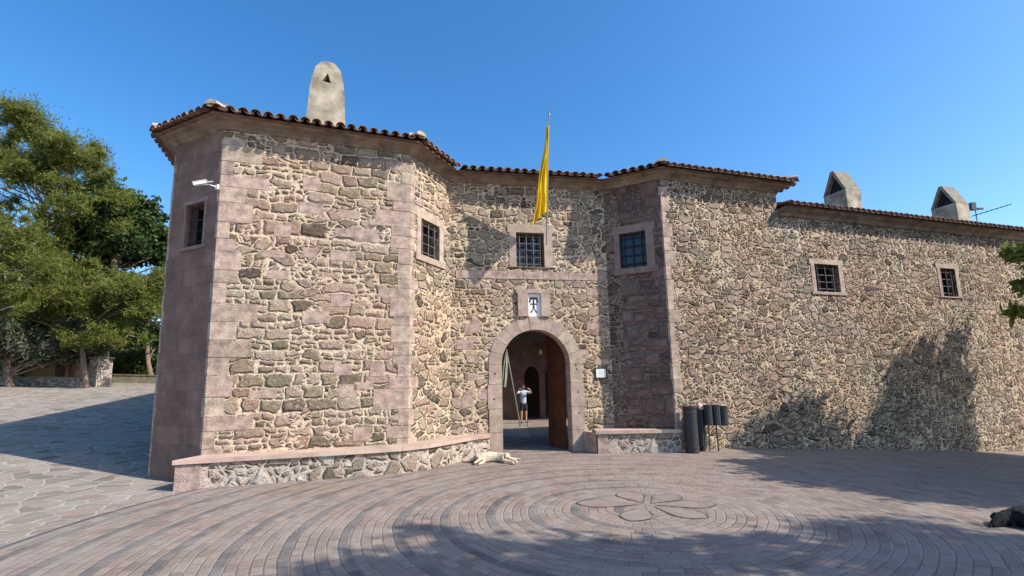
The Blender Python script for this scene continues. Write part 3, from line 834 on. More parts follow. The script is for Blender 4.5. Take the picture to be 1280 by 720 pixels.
def tiles(path, ztop, parent, over=0.36, length=1.5, slope=0.34, mk=gp, seed=2, name='roof_tiles', pitch=0.215, r=0.088):
    """barrel tiles laid up the slope, one course after another"""
    rnd = random.Random(seed)
    mb = MB()
    ed = mitre(path, over)
    N = len(path)
    for i in range(N - 1):
        P, Q = ed[i], ed[i + 1]
        d = (Q - P); L = d.length; d = d / L; n = Vector((d.y, -d.x))
        # slope of mitre lines at each end (how far along u the hip moves per metre inward)
        def tanm(j):
            if j == 0 or j == N - 1: return 0.0
            d0 = (path[j] - path[j - 1]).normalized(); d1 = (path[j + 1] - path[j]).normalized()
            cr = d0.x * d1.y - d0.y * d1.x; dt = d0.dot(d1)
            return math.tan(math.atan2(cr, dt) / 2)     # >0 convex (left turn)
        t0, t1 = tanm(i), tanm(i + 1)
        cnt = max(1, round(L / pitch)); pt_ = L / cnt
        for k in range(cnt):
            u_ = pt_ * (k + 0.5)
            lim = length
            if t0 > 0.01: lim = min(lim, u_ / t0 + 0.05)
            if t1 > 0.01: lim = min(lim, (L - u_) / t1 + 0.05)
            if t0 < -0.01 and u_ < 0.05: pass
            v = -rnd.uniform(0, 0.035); first = True
            while v < lim:
                ln = min(0.42, lim - v)
                if ln < 0.06: break
                jit = rnd.uniform(-0.008, 0.008); ra = r * rnd.uniform(0.95, 1.06)
                z0 = ztop + 0.035 + max(v, -0.05) * slope + 0.012; z1 = ztop + 0.035 + (v + ln + 0.05) * slope - 0.012
                base0 = P + d * (u_ + jit) - n * v; base1 = P + d * (u_ + jit) - n * (v + ln + 0.05)
                seg = 7
                def ring(b, z, rr):
                    return [Vector((b.x + d.x * rr * math.cos(a), b.y + d.y * rr * math.cos(a), z + rr * 0.85 * math.sin(a))) for a in [math.pi * s / seg for s in range(seg + 1)]]
                o0, o1 = ring(base0, z0, ra), ring(base1, z1, ra * 0.86)
                i0, i1 = ring(base0, z0, ra - 0.014), ring(base1, z1, ra * 0.86 - 0.014)
                for s in range(seg):
                    mb.quad([o0[s], o1[s], o1[s + 1], o0[s + 1]])
                    mb.quad([i0[s], i0[s + 1], i1[s + 1], i1[s]])
                    mb.quad([o0[s], o0[s + 1], i0[s + 1], i0[s]])
                v += 0.37; first = False
            # channel tile between covers
            uc = pt_ * (k + 1.0)
            if k < cnt - 1:
                rr = 0.075
                b0 = P + d * uc + n * 0.03; b1 = P + d * uc - n * min(lim, 1.2)
                Lc = (b1 - b0).length
                c0 = [Vector((b0.x + d.x * rr * math.cos(a), b0.y + d.y * rr * math.cos(a), ztop + 0.05 - rr * 0.6 * math.sin(a))) for a in [math.pi * s / 6 for s in range(7)]]
                c1 = [p + Vector((b1.x - b0.x, b1.y - b0.y, Lc * slope)) for p in c0]
                for s in range(6):
                    mb.quad([c0[s], c0[s + 1], c1[s + 1], c1[s]])
                    q = Vector((0, 0, -0.013))
                    mb.quad([c0[s] + q, c0[s], c0[s + 1], c0[s + 1] + q][::-1])
                    mb.quad([c0[s] + q, c1[s] + q, c1[s + 1] + q, c0[s + 1] + q])
    o = mk(mb, name, MT['tile'], parent)
    return o

def hips(path, ztop, corners, parent, over=0.36, slope=0.34, mk=gp):
    ed = mitre(path, over); ins = mitre(path, over - 1.3)
    for i in corners:
        mb = MB()
        for k in range(4):
            a = ed[i].lerp(ins[i], k * 0.24 - 0.03); b = ed[i].lerp(ins[i], k * 0.24 + 0.3)
            za = ztop + 0.10 + (k * 0.24) * 1.3 * slope + 0.02; zb = ztop + 0.10 + (k * 0.24 + 0.3) * 1.3 * slope - 0.01
            dd = (b - a).normalized(); q = Vector((-dd.y, dd.x))
            seg = 8
            def ring(c_, z, rr): return [Vector((c_.x + q.x * rr * math.cos(t), c_.y + q.y * rr * math.cos(t), z + rr * 0.8 * math.sin(t))) for t in [math.pi * s / seg for s in range(seg + 1)]]
            r0, r1 = ring(a, za, 0.115), ring(b, zb, 0.095)
            for s in range(seg): mb.quad([r0[s], r1[s], r1[s + 1], r0[s + 1]])
            mb.quad(r0[::-1])
        mk(mb, 'hip_tiles', MT['hip'], parent)

path = [A3, A_, B_, C_, D_, E_, F_, G_, G2]
cornice(path, ZT, gate)
# roof deck
dk = MB()
e0 = mitre(path, 0.33); e1 = mitre(path, -1.0)
for i in range(len(path) - 1):
    dk.quad([V3(e0[i], ZT + 0.01), V3(e0[i + 1], ZT + 0.01), V3(e1[i + 1], ZT + 0.44), V3(e1[i], ZT + 0.44)])
    dk.quad([V3(e0[i], ZT - 0.02), V3(e1[i], ZT - 0.02), V3(e1[i + 1], ZT - 0.02), V3(e0[i + 1], ZT - 0.02)])
    dk.quad([V3(e0[i], ZT - 0.02), V3(e0[i + 1], ZT - 0.02), V3(e0[i + 1], ZT + 0.01), V3(e0[i], ZT + 0.01)])
dk.quad([V3(p, ZT + 0.44) for p in e1[1:-1]] + [V3(Vector((5.3, 15.6)), ZT + 0.44), V3(K_ + Vector((0, -.3)), ZT + 0.44)])
dk.quad([V3(e1[1], ZT + .44), V3(K_ + Vector((0, -.3)), ZT + .44), V3(L_, ZT + .2), V3(e1[0], ZT + .44)])
dk.quad([V3(Vector((5.3, 15.6)), ZT + 0.44), V3(Vector((6.3, 16.5)), 6.2), V3(K_ + Vector((0, .2)), 6.2), V3(K_ + Vector((0, -.3)), ZT + .44)])
dk.quad([V3(K_ + Vector((0, -.3)), ZT + .44), V3(K_ + Vector((0.2, 0)), 6.2), V3(L_ + Vector((.2, 0)), 6.2), V3(L_, ZT + .2)])
roof = gp(dk, 'roof', MT['tile'])
tiles(path, ZT, roof, over=0.42)
hips(path, ZT, [1, 2, 3, 6, 7], roof)

# ---- chimney of the left tower: tall plastered stack with a rounded head
def stack():
    c = Vector((-4.15, 10.22)); d = (C_ - B_).normalized(); n = Vector((d.y, -d.x))
    prof = [(-0.46, 6.9), (0.44, 6.9), (0.365, 8.33), (0.335, 8.55), (0.26, 8.85), (0.14, 8.99), (0, 9.02), (-0.14, 8.99), (-0.26, 8.85), (-0.335, 8.55), (-0.365, 8.33)]
    tri = [(-0.13, 8.51), (0.08, 8.49), (0.0, 8.73)]
    mb = MB()
    def P(u_, z, k): q = c + d * u_ + n * k; return (q.x, q.y, z)
    f = 0.24
    # faces with a triangular opening: ring of quads between outline and opening
    ctr = (0, 8.58)
    N = 40
    def ray_hit(poly, a):
        best = None
        for i in range(len(poly)):
            x1, y1 = poly[i][0] - ctr[0], poly[i][1] - ctr[1]; x2, y2 = poly[(i + 1) % len(poly)][0] - ctr[0], poly[(i + 1) % len(poly)][1] - ctr[1]
            dx, dy = math.cos(a), math.sin(a); ex, ey = x2 - x1, y2 - y1
            den = dx * ey - dy * ex
            if abs(den) < 1e-9: continue
            t = (x1 * ey - y1 * ex) / den; s = (x1 * dy - y1 * dx) / den
            if t > 0 and -1e-6 <= s <= 1 + 1e-6: best = t if best is None else max(best, t)
        return (ctr[0] + math.cos(a) * best, ctr[1] + math.sin(a) * best)
    angs = sorted([math.atan2(p[1] - ctr[1], p[0] - ctr[0]) for p in prof + tri])
    outer = [ray_hit(prof, a) for a in angs]; inner = [ray_hit(tri, a) for a in angs]
    M_ = len(angs)
    for i in range(M_):
        j = (i + 1) % M_
        mb.quad([P(*inner[i], f), P(*outer[i], f), P(*outer[j], f), P(*inner[j], f)])
        mb.quad([P(*inner[i], -f), P(*inner[j], -f), P(*outer[j], -f), P(*outer[i], -f)])
        mb.quad([P(*outer[i], f), P(*outer[i], -f), P(*outer[j], -f), P(*outer[j], f)])
        mb.quad([P(*inner[i], f), P(*inner[j], f), P(*inner[j], -0.12), P(*inner[i], -0.12)])
    o = gp(mb, 'chimney', MT['plaster'], roof)
    b = MB(); b.quad([P(*p, -0.11) for p in inner]); gp(b, 'flue_opening', MT['dark'], roof)  # dark sheet painted as the shade within the opening
stack()

# ---- crest above the gateway
def crest():
    mb = MB(); uu = 2.06; za, zb, hw = 3.33, 3.87, 0.165
    for a, b, c_, d_ in ((uu - 0.42, uu - hw, 3.29, zb), (uu + hw, uu + 0.40, 3.29, zb), (uu - 0.46, uu + 0.44, zb + 0.002, zb + 0.10)):
        block_poly(mb, [(a, c_), (b, c_), (b, d_), (a, d_)], 0.075, -0.01)
    fr = gp(mb, 'crest_surround', MT['trim']); bevel(fr, 0.006)
    p = MB(); block_poly(p, [(uu - hw, za - 0.04), (uu + hw, za - 0.04), (uu + hw, zb), (uu - hw, zb)], 0.008, -0.01)
    pn = gp(p, 'crest_panel', MT['white'], fr)
    e = MB(); ex = 0.5; k0, k1 = 0.013, 0.006
    c_ = uu - 0.015
    def pl(pts): block_poly(e, [(c_ + a, 3.32 + b) for a, b in pts], k0, k1)
    pl([(-0.10, 0.40), (0.10, 0.40), (0.10, 0.455), (-0.10, 0.455)])
    pl([(-0.115, 0.31), (-0.075, 0.33), (-0.065, 0.398), (-0.105, 0.398)])
    pl([(0.075, 0.33), (0.115, 0.31), (0.105, 0.398), (0.065, 0.398)])
    pl([(-0.022, 0.17), (0.022, 0.17), (0.018, 0.398), (-0.018, 0.398)])
    pl([(-0.085, 0.265), (-0.024, 0.272), (-0.024, 0.30), (-0.085, 0.295)])
    pl([(0.024, 0.272), (0.085, 0.265), (0.085, 0.295), (0.024, 0.30)])
    pl([(-0.095, 0.075), (-0.06, 0.06), (-0.002, 0.168), (-0.022, 0.168)])
    pl([(0.06, 0.06), (0.095, 0.075), (0.022, 0.168), (0.002, 0.168)])
    gp(e, 'crest_emblem', MT['black'], fr)
crest()

# ---------------------------------------------------------------- lower wing on the right
wing = empty('wing_building', (13, 14.3, g(13, 14.3)))
tag(wing, 'low rubble stone wing with two small barred windows joined to the right tower', 'building')
def wp(mb, name, mat, parent=None, **k):
    o = mb.build(name, mat, None, **k)
    if parent is None or parent is wing: keep(o, wing)
    else: o.parent = parent
    return o
dW = (H_ - F_).normalized(); uW0 = (G_ - F_).length
uG = 31 + LEF + uW0
def on_w(x_u): return x_u - uW0
W1 = (4.74 - uW0, 5.60 - uW0, 3.98, 4.76)
W2 = (9.70 - uW0, 10.36 - uW0, 4.02, 4.90)
ZW = 6.25
mw = MB(); G0 = F_ + dW * uW0
wall(mw, G0, H_, -2.0, ZW, [W1, W2], u0=uG, depth=0.3) if W1[0] > 0 else None
G3 = G0 + Vector((-dW.y, dW.x)) * 3.4; H3 = H_ + Vector((-dW.y, dW.x)) * 3.4
wall(mw, H_, H3, -2.0, ZW, u0=60); wall(mw, H3, G3, -2.0, ZW, u0=70); wall(mw, G3, G0, -2, 5.6, u0=80)
wp(mw, 'wall', MT['rubble_wing'])
window(G0, H_, *W1, wing, mk=wp, depth=0.28, sw=(0.13, 0.15, 0.14, 0.08), nv=3, nh=4, gridmat='iron_pale', label='small barred window nearer the right tower')
window(G0, H_, *W2, wing, mk=wp, depth=0.28, sw=(0.12, 0.15, 0.14, 0.04), nv=3, nh=4, gridmat='iron_pale', label='small barred window farther along the wing')
wpath = [G0 + dW * 0.02, H_]
cornice(wpath, ZW, wing, mk=wp, profile=((0.0, -0.22), (0.05, -0.21), (0.08, -0.13), (0.22, -0.07), (0.24, -0.02), (0.0, -0.02)), mat='cornice')
dk = MB()
e0 = mitre(wpath, 0.32); e1 = mitre(wpath, -1.7); e2 = mitre(wpath, -3.6)
dk.quad([V3(e0[0], ZW), V3(e0[1], ZW), V3(e1[1], ZW + 0.4), V3(e1[0], ZW + 0.4)])
dk.quad([V3(e1[0], ZW + .4), V3(e1[1], ZW + .4), V3(e2[1], ZW), V3(e2[0], ZW)])
dk.quad([V3(e0[0], ZW - .02), V3(e2[0], ZW - .02), V3(e2[1], ZW - .02), V3(e0[1], ZW - .02)])
wroof = wp(dk, 'roof', MT['tile'])
tiles(wpath, ZW, wroof, over=0.36, length=1.85, slope=0.235, mk=wp, seed=11)

def tent_chimney(u_, back, hbox=0.95, name='chimney', label=None):
    """square stack whose two leaning slabs form an open ended tent"""
    c = F_ + dW * u_ + Vector((-dW.y, dW.x)) * back
    q = Vector((-dW.y, dW.x))
    a, b = 0.31, 0.38           # half sizes along the wall, across
    z0 = ZW + 0.05; z1 = z0 + hbox
    def P(s, t, z): v = c + dW * s + q * t; return (v.x, v.y, z)
    mb = MB()
    mb.prism([P(-a, -b, 0)[:2], P(a, -b, 0)[:2], P(a, b, 0)[:2], P(-a, b, 0)[:2]], z0, z1)
    o = wp(mb, name, MT['plaster'], wroof)
    if label: o['label'] = label
    s = MB(); T = 0.07; ap = z1 + 0.72; tw = 0.02
    for sg in (-1, 1):
        pts = [(sg * (b + 0.005), z1 + 0.002), (sg * (b - T), z1 + 0.002), (sg * tw * 0, ap - T * 1.6), (0, ap), (sg * 0.05, ap + 0.01)]
        lo = [P(-a - 0.015, t, z) for t, z in pts]; hi = [P(a + 0.015, t, z) for t, z in pts]
        s.quad(lo if sg > 0 else lo[::-1]); s.quad(hi[::-1] if sg > 0 else hi)
        for i in range(len(pts)):
            j = (i + 1) % len(pts)
            s.quad([lo[i], hi[i], hi[j], lo[j]])
    wp(s, 'chimney_cowl', MT['slab'], o)
    k = MB()
    k.quad([P(-a + 0.12, -b + 0.08, z1 + 0.003), P(-a + 0.12, b - 0.08, z1 + 0.003), P(-a + 0.12, 0, ap - 0.15)])
    wp(k, 'flue_opening', MT['dark'], o)  # dark triangle stands in for shade under the slabs
    return o
tent_chimney(7.55, 1.1, hbox=1.2, label='chimney nearer the tower with a tent of two stone slabs')
tent_chimney(12.55, 1.1, hbox=1.22, label='chimney farther along the wing with a tent of two stone slabs')
# short flue pipe
fp = MB(); c = F_ + dW * 6.15 + Vector((-dW.y, dW.x)) * 0.9
fp.tube([(c.x, c.y, ZW), (c.x, c.y, ZW + 0.55)], 0.045, 10); fp.tube([(c.x, c.y, ZW + 0.5), (c.x, c.y, ZW + 0.62)], 0.07, 10)
wp(fp, 'flue_pipe', MT['iron'], wroof)

# antenna
an = empty('antenna', (0, 0, 0)); c = F_ + dW * 14.1 + Vector((-dW.y, dW.x)) * 1.2
an.location = (c.x, c.y, ZW + 0.75)
tag(an, 'thin metal television antenna on the roof beside the farther chimney', 'antenna')
mb = MB(); mb.tube([(0, 0, 0), (0, 0, 0.85)], 0.02, 8); o = mb.build('mast', MT['steel'], an)
mb = MB(); mb.tube([(-0.15, 0, 0.36), (1.05, -0.25, 0.68)], 0.014, 6)
for k in range(8):
    t = k / 7; p = Vector((-0.1 + 1.1 * t, -0.25 * t, 0.37 + 0.3 * t)); mb.tube([p + Vector((-.04, -.2 * (1 - .4 * t), 0)), p + Vector((.04, .2 * (1 - .4 * t), 0))], 0.006, 5)
mb.build('boom', MT['iron'], an)
mb = MB(); mb.box((-0.08, 0, 0.72), (0.16, 0.12, 0.28)); mb.box((0.16, -0.02, 0.62), (0.2, 0.06, 0.07)); mb.build('amplifier_box', MT['bin2'], an)

# ---------------------------------------------------------------- stone benches along the foot of the walls
def bench(name, label, front, back, h, capt=0.075, over=0.05, mats=('rubble_bench', 'cap')):
    """front: list of plan points left to right, back: right to left"""
    r_ = empty(name, (front[0].x, front[0].y, 0)); tag(r_, label, 'bench')
    poly = [tuple(p) for p in front + back]
    mb = MB(); mb.prism(poly, -0.35, h - capt, u0=3.3)
    o = mb.build('bench_base', MT[mats[0]]); keep(o, r_)
    cf = mitre(front, over)
    d0 = (front[1] - front[0]).normalized(); cf[0] = cf[0] - d0 * over
    # cap in separate slabs
    cb = MB()
    bk = back[::-1]
    n = len(cf) - 1
    for i in range(n):
        p0, p1 = cf[i], cf[i + 1]; q0, q1 = bk[min(i, len(bk) - 1)], bk[min(i + 1, len(bk) - 1)]
        L = (p1 - p0).length; k = max(1, round(L / 1.15))
        for j in range(k):
            a, b = j / k, (j + 1) / k
            e_ = 0.003 / L
            P0, P1 = p0.lerp(p1, a + e_), p0.lerp(p1, b - e_); Q0, Q1 = q0.lerp(q1, a + e_), q0.lerp(q1, b - e_)
            cb.prism([tuple(P0), tuple(P1), tuple(Q1), tuple(Q0)], h - capt + 0.001, h)
    o = cb.build('bench_cap', MT[mats[1]]); keep(o, r_); bevel(o, 0.018, 3)
    return r_
nBC = Vector(((C_ - B_).normalized().y, -(C_ - B_).normalized().x))
jlf = Vector(de(ARC_U - OR - 0.0, 0, 0.0)[:2])
FR = [Vector((-5.62, 8.22)), Vector((-4.4, 8.62)), Vector((-3.1, 9.02)), Vector((-2.15, 9.38)), Vector((-1.72, 9.75)), Vector((-1.25, 10.5)), Vector((-0.85, 11.18)), Vector((-0.60, 11.42))]
BK = [B_ + u(B_, A_) * 0.02 + Vector((-.0, .02)), B_.lerp(C_, 0.33), B_.lerp(C_, 0.68), C_.lerp(B_, 0.02), C_ + Vector((0.1, 0.22)), C_.lerp(D_, 0.6), D_ + Vector((0.0, -0.02)), Vector(de(0.92, 0, -0.01)[:2])]
bl_ = bench('stone_bench', 'long curved stone bench along the foot of the left tower', FR, [p - nBC * 0.0 for p in BK[::-1]], 0.50)
cb = MB(); cb.prism([tuple(FR[0] + Vector((-0.012, -0.012))), tuple(FR[0] + (FR[1] - FR[0]).normalized() * 0.36 + Vector((0.004, -0.012))), tuple(FR[0] + (FR[1] - FR[0]).normalized() * 0.36 + Vector((-0.05, 0.2))), tuple(FR[0] + Vector((-0.012, 0.45)))], -0.3, 0.405)
o = cb.build('end_block', MT['block']); keep(o, bl_); bevel(o, 0.015)
jrf = Vector(de(ARC_U + OR, 0, 0)[:2])
FR2 = [Vector((1.93, 11.42)), Vector((3.86, 11.42))]
BK2 = [Vector((1.93, 12.04)), E_ + Vector((0, 0.02)), F_ + Vector((0.02, 0.04))]
b2 = bench('stone_bench', 'short stone bench in the corner right of the gateway', FR2, [F_ + Vector((0.05, 0.05)), Vector((1.93, 12.05))], 0.53)
jm = MB(); jm.prism([tuple(jrf + Vector((-0.03, -0.02))), (1.90, 11.44), (1.93, 12.06), (1.7, 12.05)], -0.2, 0.48)
o = jm.build('end_block', MT['block']); keep(o, b2); bevel(o, 0.02)
jm = MB(); jm.prism([(1.925, 11.405), (2.16, 11.405), (2.16, 11.6), (1.925, 11.6)], -0.2, 0.43)
o = jm.build('end_block', MT['block']); keep(o, b2); bevel(o, 0.015)

# whitewashed boulders along the foot of the left bench
rs = random.Random(4)
def rock(name, c, s, mat, label=None, seed=0):
    import bmesh
    bm = bmesh.new(); bmesh.ops.create_icosphere(bm, subdivisions=3, radius=1)
    rr = random.Random(seed); ks = [Vector((rr.gauss(0, 1), rr.gauss(0, 1), rr.gauss(0, 1))).normalized() for _ in range(9)]; hs = [rr.uniform(0.62, 0.95) for _ in ks]
    for v in bm.verts:
        p = v.co.copy()
        for k, h in zip(ks, hs):
            dd = p.dot(k)
            if dd > h: p -= k * (dd - h) * 0.8
        v.co = Vector((p.x * s[0], p.y * s[1], p.z * s[2]))
    me = bpy.data.meshes.new(name); bm.to_mesh(me); bm.free(); me.polygons.foreach_set('use_smooth', [True] * len(me.polygons)); me.materials.append(mat)
    o = bpy.data.objects.new(name, me); col.objects.link(o); o.location = c; o.rotation_euler = (0, 0, rr.uniform(0, 3))
    return o
MT['whitestone'] = simple('whitewashed_stone', (0.70, 0.66, 0.60), 0.9, var=0.15, nscale=6, bump=0.5)
for k, (t, i0) in enumerate([]):
    p = FR[i0].lerp(FR[i0 + 1], t); dd = (FR[i0 + 1] - FR[i0]).normalized(); nn = Vector((dd.y, -dd.x))
    o = rock('embedded_stone', (p.x + nn.x * -0.02, p.y + nn.y * -0.02, 0.09 + 0.05 * (k % 2)), (0.2, 0.07, 0.10), MT['whitestone'], seed=k)
    o.rotation_euler = (0, 0, math.atan2(dd.y, dd.x)); keep(o, bl_) if False else None
    o.parent = bl_; o.matrix_parent_inverse = Matrix.Translation(bl_.location).inverted()

# ---------------------------------------------------------------- plaque, camera, flag
pq = MB()
c = Vector(de(3.62, 1.86, 0.0))
pq_r = empty('wall_plaque', tuple(Vector(de(3.70, 1.74, 0.0)))); tag(pq_r, 'small white plaque in a dark frame on the wall right of the gateway', 'plaque')
def deb(mb, u0_, u1_, z0_, z1_, k0, k1): block_poly(mb, [(u0_, z0_), (u1_, z0_), (u1_, z1_), (u0_, z1_)], k0, k1)
deb(pq, 3.56, 3.86, 1.74, 2.00, 0.035, 0.0); o = pq.build('frame', MT['black']); keep(o, pq_r)
pq = MB(); deb(pq, 3.585, 3.835, 1.765, 1.975, 0.040, 0.030); o = pq.build('plaque_face', MT['white']); keep(o, pq_r)
pq = MB()
for k in range(5): deb(pq, 3.62 + 0.01 * (k % 2), 3.80 - 0.02 * (k % 3), 1.79 + 0.034 * k, 1.80 + 0.034 * k, 0.042, 0.039)
o = pq.build('faded_lines', simple('faded_ink', (0.42, 0.46, 0.48), 0.8)); keep(o, pq_r)

dBA = u(B_, A_); nAB = Vector((-dBA.y, dBA.x)); nAB = nAB if nAB.y < 0 else -nAB
scp = B_ + dBA * 0.06 + nAB * 0.02
sc_r = empty('security_camera', (scp.x, scp.y, 5.5)); tag(sc_r, 'white security camera on a bracket at the corner of the left tower', 'security camera')
mb = MB(); mb.box((0, 0, 0), (0.10, 0.05, 0.12), math.atan2(dBA.y, dBA.x)); mb.tube([(0, 0, 0), (-0.10, -0.16, 0.0), (-0.22, -0.24, -0.03)], 0.014, 6); mb.build('bracket', MT['white'], sc_r)
q = Vector((-0.9, -0.25, -0.28)).normalized().to_track_quat('Y', 'Z').to_matrix().to_4x4()
mb = MB(); mb.box((-0.26, -0.27, -0.01), (0.085, 0.26, 0.075), mat=q); o = mb.build('housing', MT['white'], sc_r); bevel(o, 0.01); sc_r.scale = (0.78, 0.78, 0.78)
mb = MB(); mb.box((-0.10, -0.20, 0.04), (0.06, 0.2, 0.012), mat=q); mb.box((-0.26, -0.27, 0.035), (0.105, 0.31, 0.01), mat=q); mb.build('sun_shield', MT['white'], sc_r)

def flag():
    base = Vector((0.905, 11.72, 5.10)); tip = Vector((0.985, 10.63, 7.96))
    ax = (tip - base).normalized()
    r_ = empty('flag', tuple(base)); tag(r_, 'long yellow flag hanging from a slanted pole above the gateway', 'flag')
    mb = MB(); mb.tube([base, base.lerp(tip, .5), tip], [0.02, 0.017, 0.012], 8); keep(mb.build('flagpole', simple('pole_grey', (0.32, 0.33, 0.35), 0.4, 0.4, var=0.05)), r_)
    mb = MB()
    mb.tube([tip, tip + ax * 0.05], [0.03, 0.02], 8); mb.tube([tip + ax * 0.05, tip + ax * 0.32], [0.012, 0.002], 6)
    p = tip + ax * 0.2; mb.tube([p, p + Vector((0.08, 0, 0.02)), p + Vector((0.13, 0, -0.03))], [0.01, 0.008, 0.003], 6)
    keep(mb.build('finial', MT['steel']), r_)
    # cloth
    nu, nv = 26, 60
    vs_ = []
    s0, s1 = 0.92, 0.26    # attachment along the pole
    L = (tip - base).length
    for j in range(nv + 1):
        v = j / nv
        att = base + ax * (L * (s0 + (s1 - s0) * v))
        wdt = 0.10 + 0.62 * v ** 1.3
        drop = 0.03 + 0.50 * v ** 1.3
        for i in range(nu + 1):
            t = i / nu
            fold = (math.sin(t * 17 + v * 5) * 0.06 + math.sin(t * 31 - v * 6 + 1) * 0.018) * (0.3 + v) * min(1, t * 4) + math.sin(t * 6 - v * 7) * 0.04 * t
            p = att + Vector((-0.62, -0.62, 0)) * (wdt * t ** 0.9) + Vector((0, 0, -1)) * drop * t ** 1.2 + Vector((0.35, -0.9, 0)) * fold + Vector((0.03, 0, 0)) * math.sin(v * 9) * t
            vs_.append(p)
    n = nu + 1
    fs = [(j * n + i, (j + 1) * n + i, (j + 1) * n + i + 1, j * n + i + 1) for j in range(nv) for i in range(nu)]
    me = bpy.data.meshes.new('flag_cloth'); me.from_pydata([tuple(p) for p in vs_], [], fs); me.polygons.foreach_set('use_smooth', [True] * len(fs))
    m = NT('yellow_cloth'); cl_ = m.n('ShaderNodeTexCoord').outputs['Object']; m.base(m.ramp(m.noise(cl_, 3.5, 5, 0.65), [(0.3, (0.74, 0.52, 0.015)), (0.7, (0.88, 0.68, 0.04))])); m.bump(m.noise(cl_, 40, 3), 0.3, 0.004); m.b.inputs['Roughness'].default_value = 0.7
    tr = m.n('ShaderNodeBsdfTranslucent'); tr.inputs[0].default_value = (0.80, 0.58, 0.02, 1)
    mx = m.n('ShaderNodeMixShader'); mx.inputs[0].default_value = 0.35
    m.l(m.b.outputs[0], mx.inputs[1]); m.l(tr.outputs[0], mx.inputs[2]); m.l(mx.outputs[0], m.t.nodes['Material Output'].inputs[0])
    me.materials.append(m.m)
    o = bpy.data.objects.new('flag_cloth', me); col.objects.link(o)
    sd = o.modifiers.new('thickness', 'SOLIDIFY'); sd.thickness = 0.004
    keep(o, r_)
flag()

# ---------------------------------------------------------------- bins
def ring_tube(mb, c, z, r_, t, n=20):
    mb.tube([(c[0] + r_ * math.cos(2 * math.pi * k / n), c[1] + r_ * math.sin(2 * math.pi * k / n), z) for k in range(n + 1)], t, 6, False)
tb = empty('litter_bin', (4.06, 11.30, 0.012)); tag(tb, 'tall dark cylindrical litter bin standing at the tower corner', 'bin')
mb = MB()
prof = [(0.140, 0.0), (0.15, 0.02), (0.15, 0.98), (0.16, 1.0), (0.16, 1.04), (0.15, 1.045), (0.14, 0.98), (0.14, 0.6)]
n = 24
for i in range(len(prof) - 1):
    (r0, z0), (r1, z1) = prof[i], prof[i + 1]
    for k in range(n):
        a, b = 2 * math.pi * k / n, 2 * math.pi * (k + 1) / n
        mb.quad([(r0 * math.cos(a), r0 * math.sin(a), z0), (r0 * math.cos(b), r0 * math.sin(b), z0), (r1 * math.cos(b), r1 * math.sin(b), z1), (r1 * math.cos(a), r1 * math.sin(a), z1)])
mb.quad([(0.14 * math.cos(2 * math.pi * k / n), 0.14 * math.sin(2 * math.pi * k / n), 0.6) for k in range(n)])
mb.build('bin_body', MT['bin'], tb, merge=True, smooth=False)
for z in (0.12, 0.9):
    mb = MB(); ring_tube(mb, (0, 0), z, 0.154, 0.009); mb.build('hoop', MT['bin2'], tb)

def slat_bin(parent, x, y, z0, h, r_, seed=0):
    mb = MB(); n = 12
    for k in range(n):
        a = 2 * math.pi * k / n
        c_ = (x + r_ * math.cos(a), y + r_ * math.sin(a))
        mb.box((c_[0], c_[1], z0 + h / 2), (0.012, 0.036, h), a)
    o = mb.build('bin', MT['bin2'], parent)
    for zz in (z0 + 0.04, z0 + h - 0.03):
        q = MB(); ring_tube(q, (x, y), zz, r_ + 0.008, 0.008); q.build('hoop', MT['bin'], o)
    l_ = MB(); m_ = 16
    l_.tube([(x, y, z0 + 0.03), (x, y, z0 + h - 0.06)], r_ - 0.014, m_)
    l_.build('liner', MT['black'], o)
gz = g(4.8, 11.4)
rb_ = empty('bin_stand', (4.72, 11.42, gz + 0.012)); tag(rb_, 'dark slatted recycling bins hung in a row on thin legs beside the wall', 'bin stand')
mb = MB()
mb.tube([(-0.02, 0, 0), (-0.03, 0, 0.7)], 0.016, 8); mb.build('leg', MT['iron'], rb_)
mb = MB(); mb.tube([(-0.20, 0.05, 0), (-0.19, 0.03, 0.7)], 0.014, 8); mb.build('leg', MT['iron'], rb_)
mb = MB(); mb.tube([(-0.48, 0.02, 0.98), (0.2, 0.12, 0.98)], 0.015, 8); mb.build('rail', MT['iron'], rb_)
slat_bin(rb_, -0.22, -0.06, 0.60, 0.46, 0.085)
slat_bin(rb_, -0.02, -0.03, 0.59, 0.47, 0.085)
slat_bin(rb_, 0.17, 0.02, 0.58, 0.45, 0.085)
sb = empty('waste_bin', (4.36, 11.50, 0.012)); tag(sb, 'low dark slatted waste bin between the tall bin and the hanging bins', 'bin')
slat_bin(sb, 0, 0, 0.1, 0.86, 0.10)
mb = MB(); mb.tube([(0, 0, 0), (0, 0, 0.12)], 0.07, 12); mb.build('foot', MT['iron'], sb)
bag = rock('rubbish_bag', (4.36, 11.47, 1.03), (0.11, 0.09, 0.10), simple('pink_plastic', (0.46, 0.34, 0.32), 0.4, var=0.15, nscale=12), seed=77)
tag(bag, 'crumpled pale pink bag on top of the low waste bin', 'rubbish bag')
m_ = bag.modifiers.new('crumple', 'DISPLACE'); tx = bpy.data.textures.new('crumple', 'CLOUDS'); tx.noise_scale = 0.05; m_.texture = tx; m_.strength = 0.05

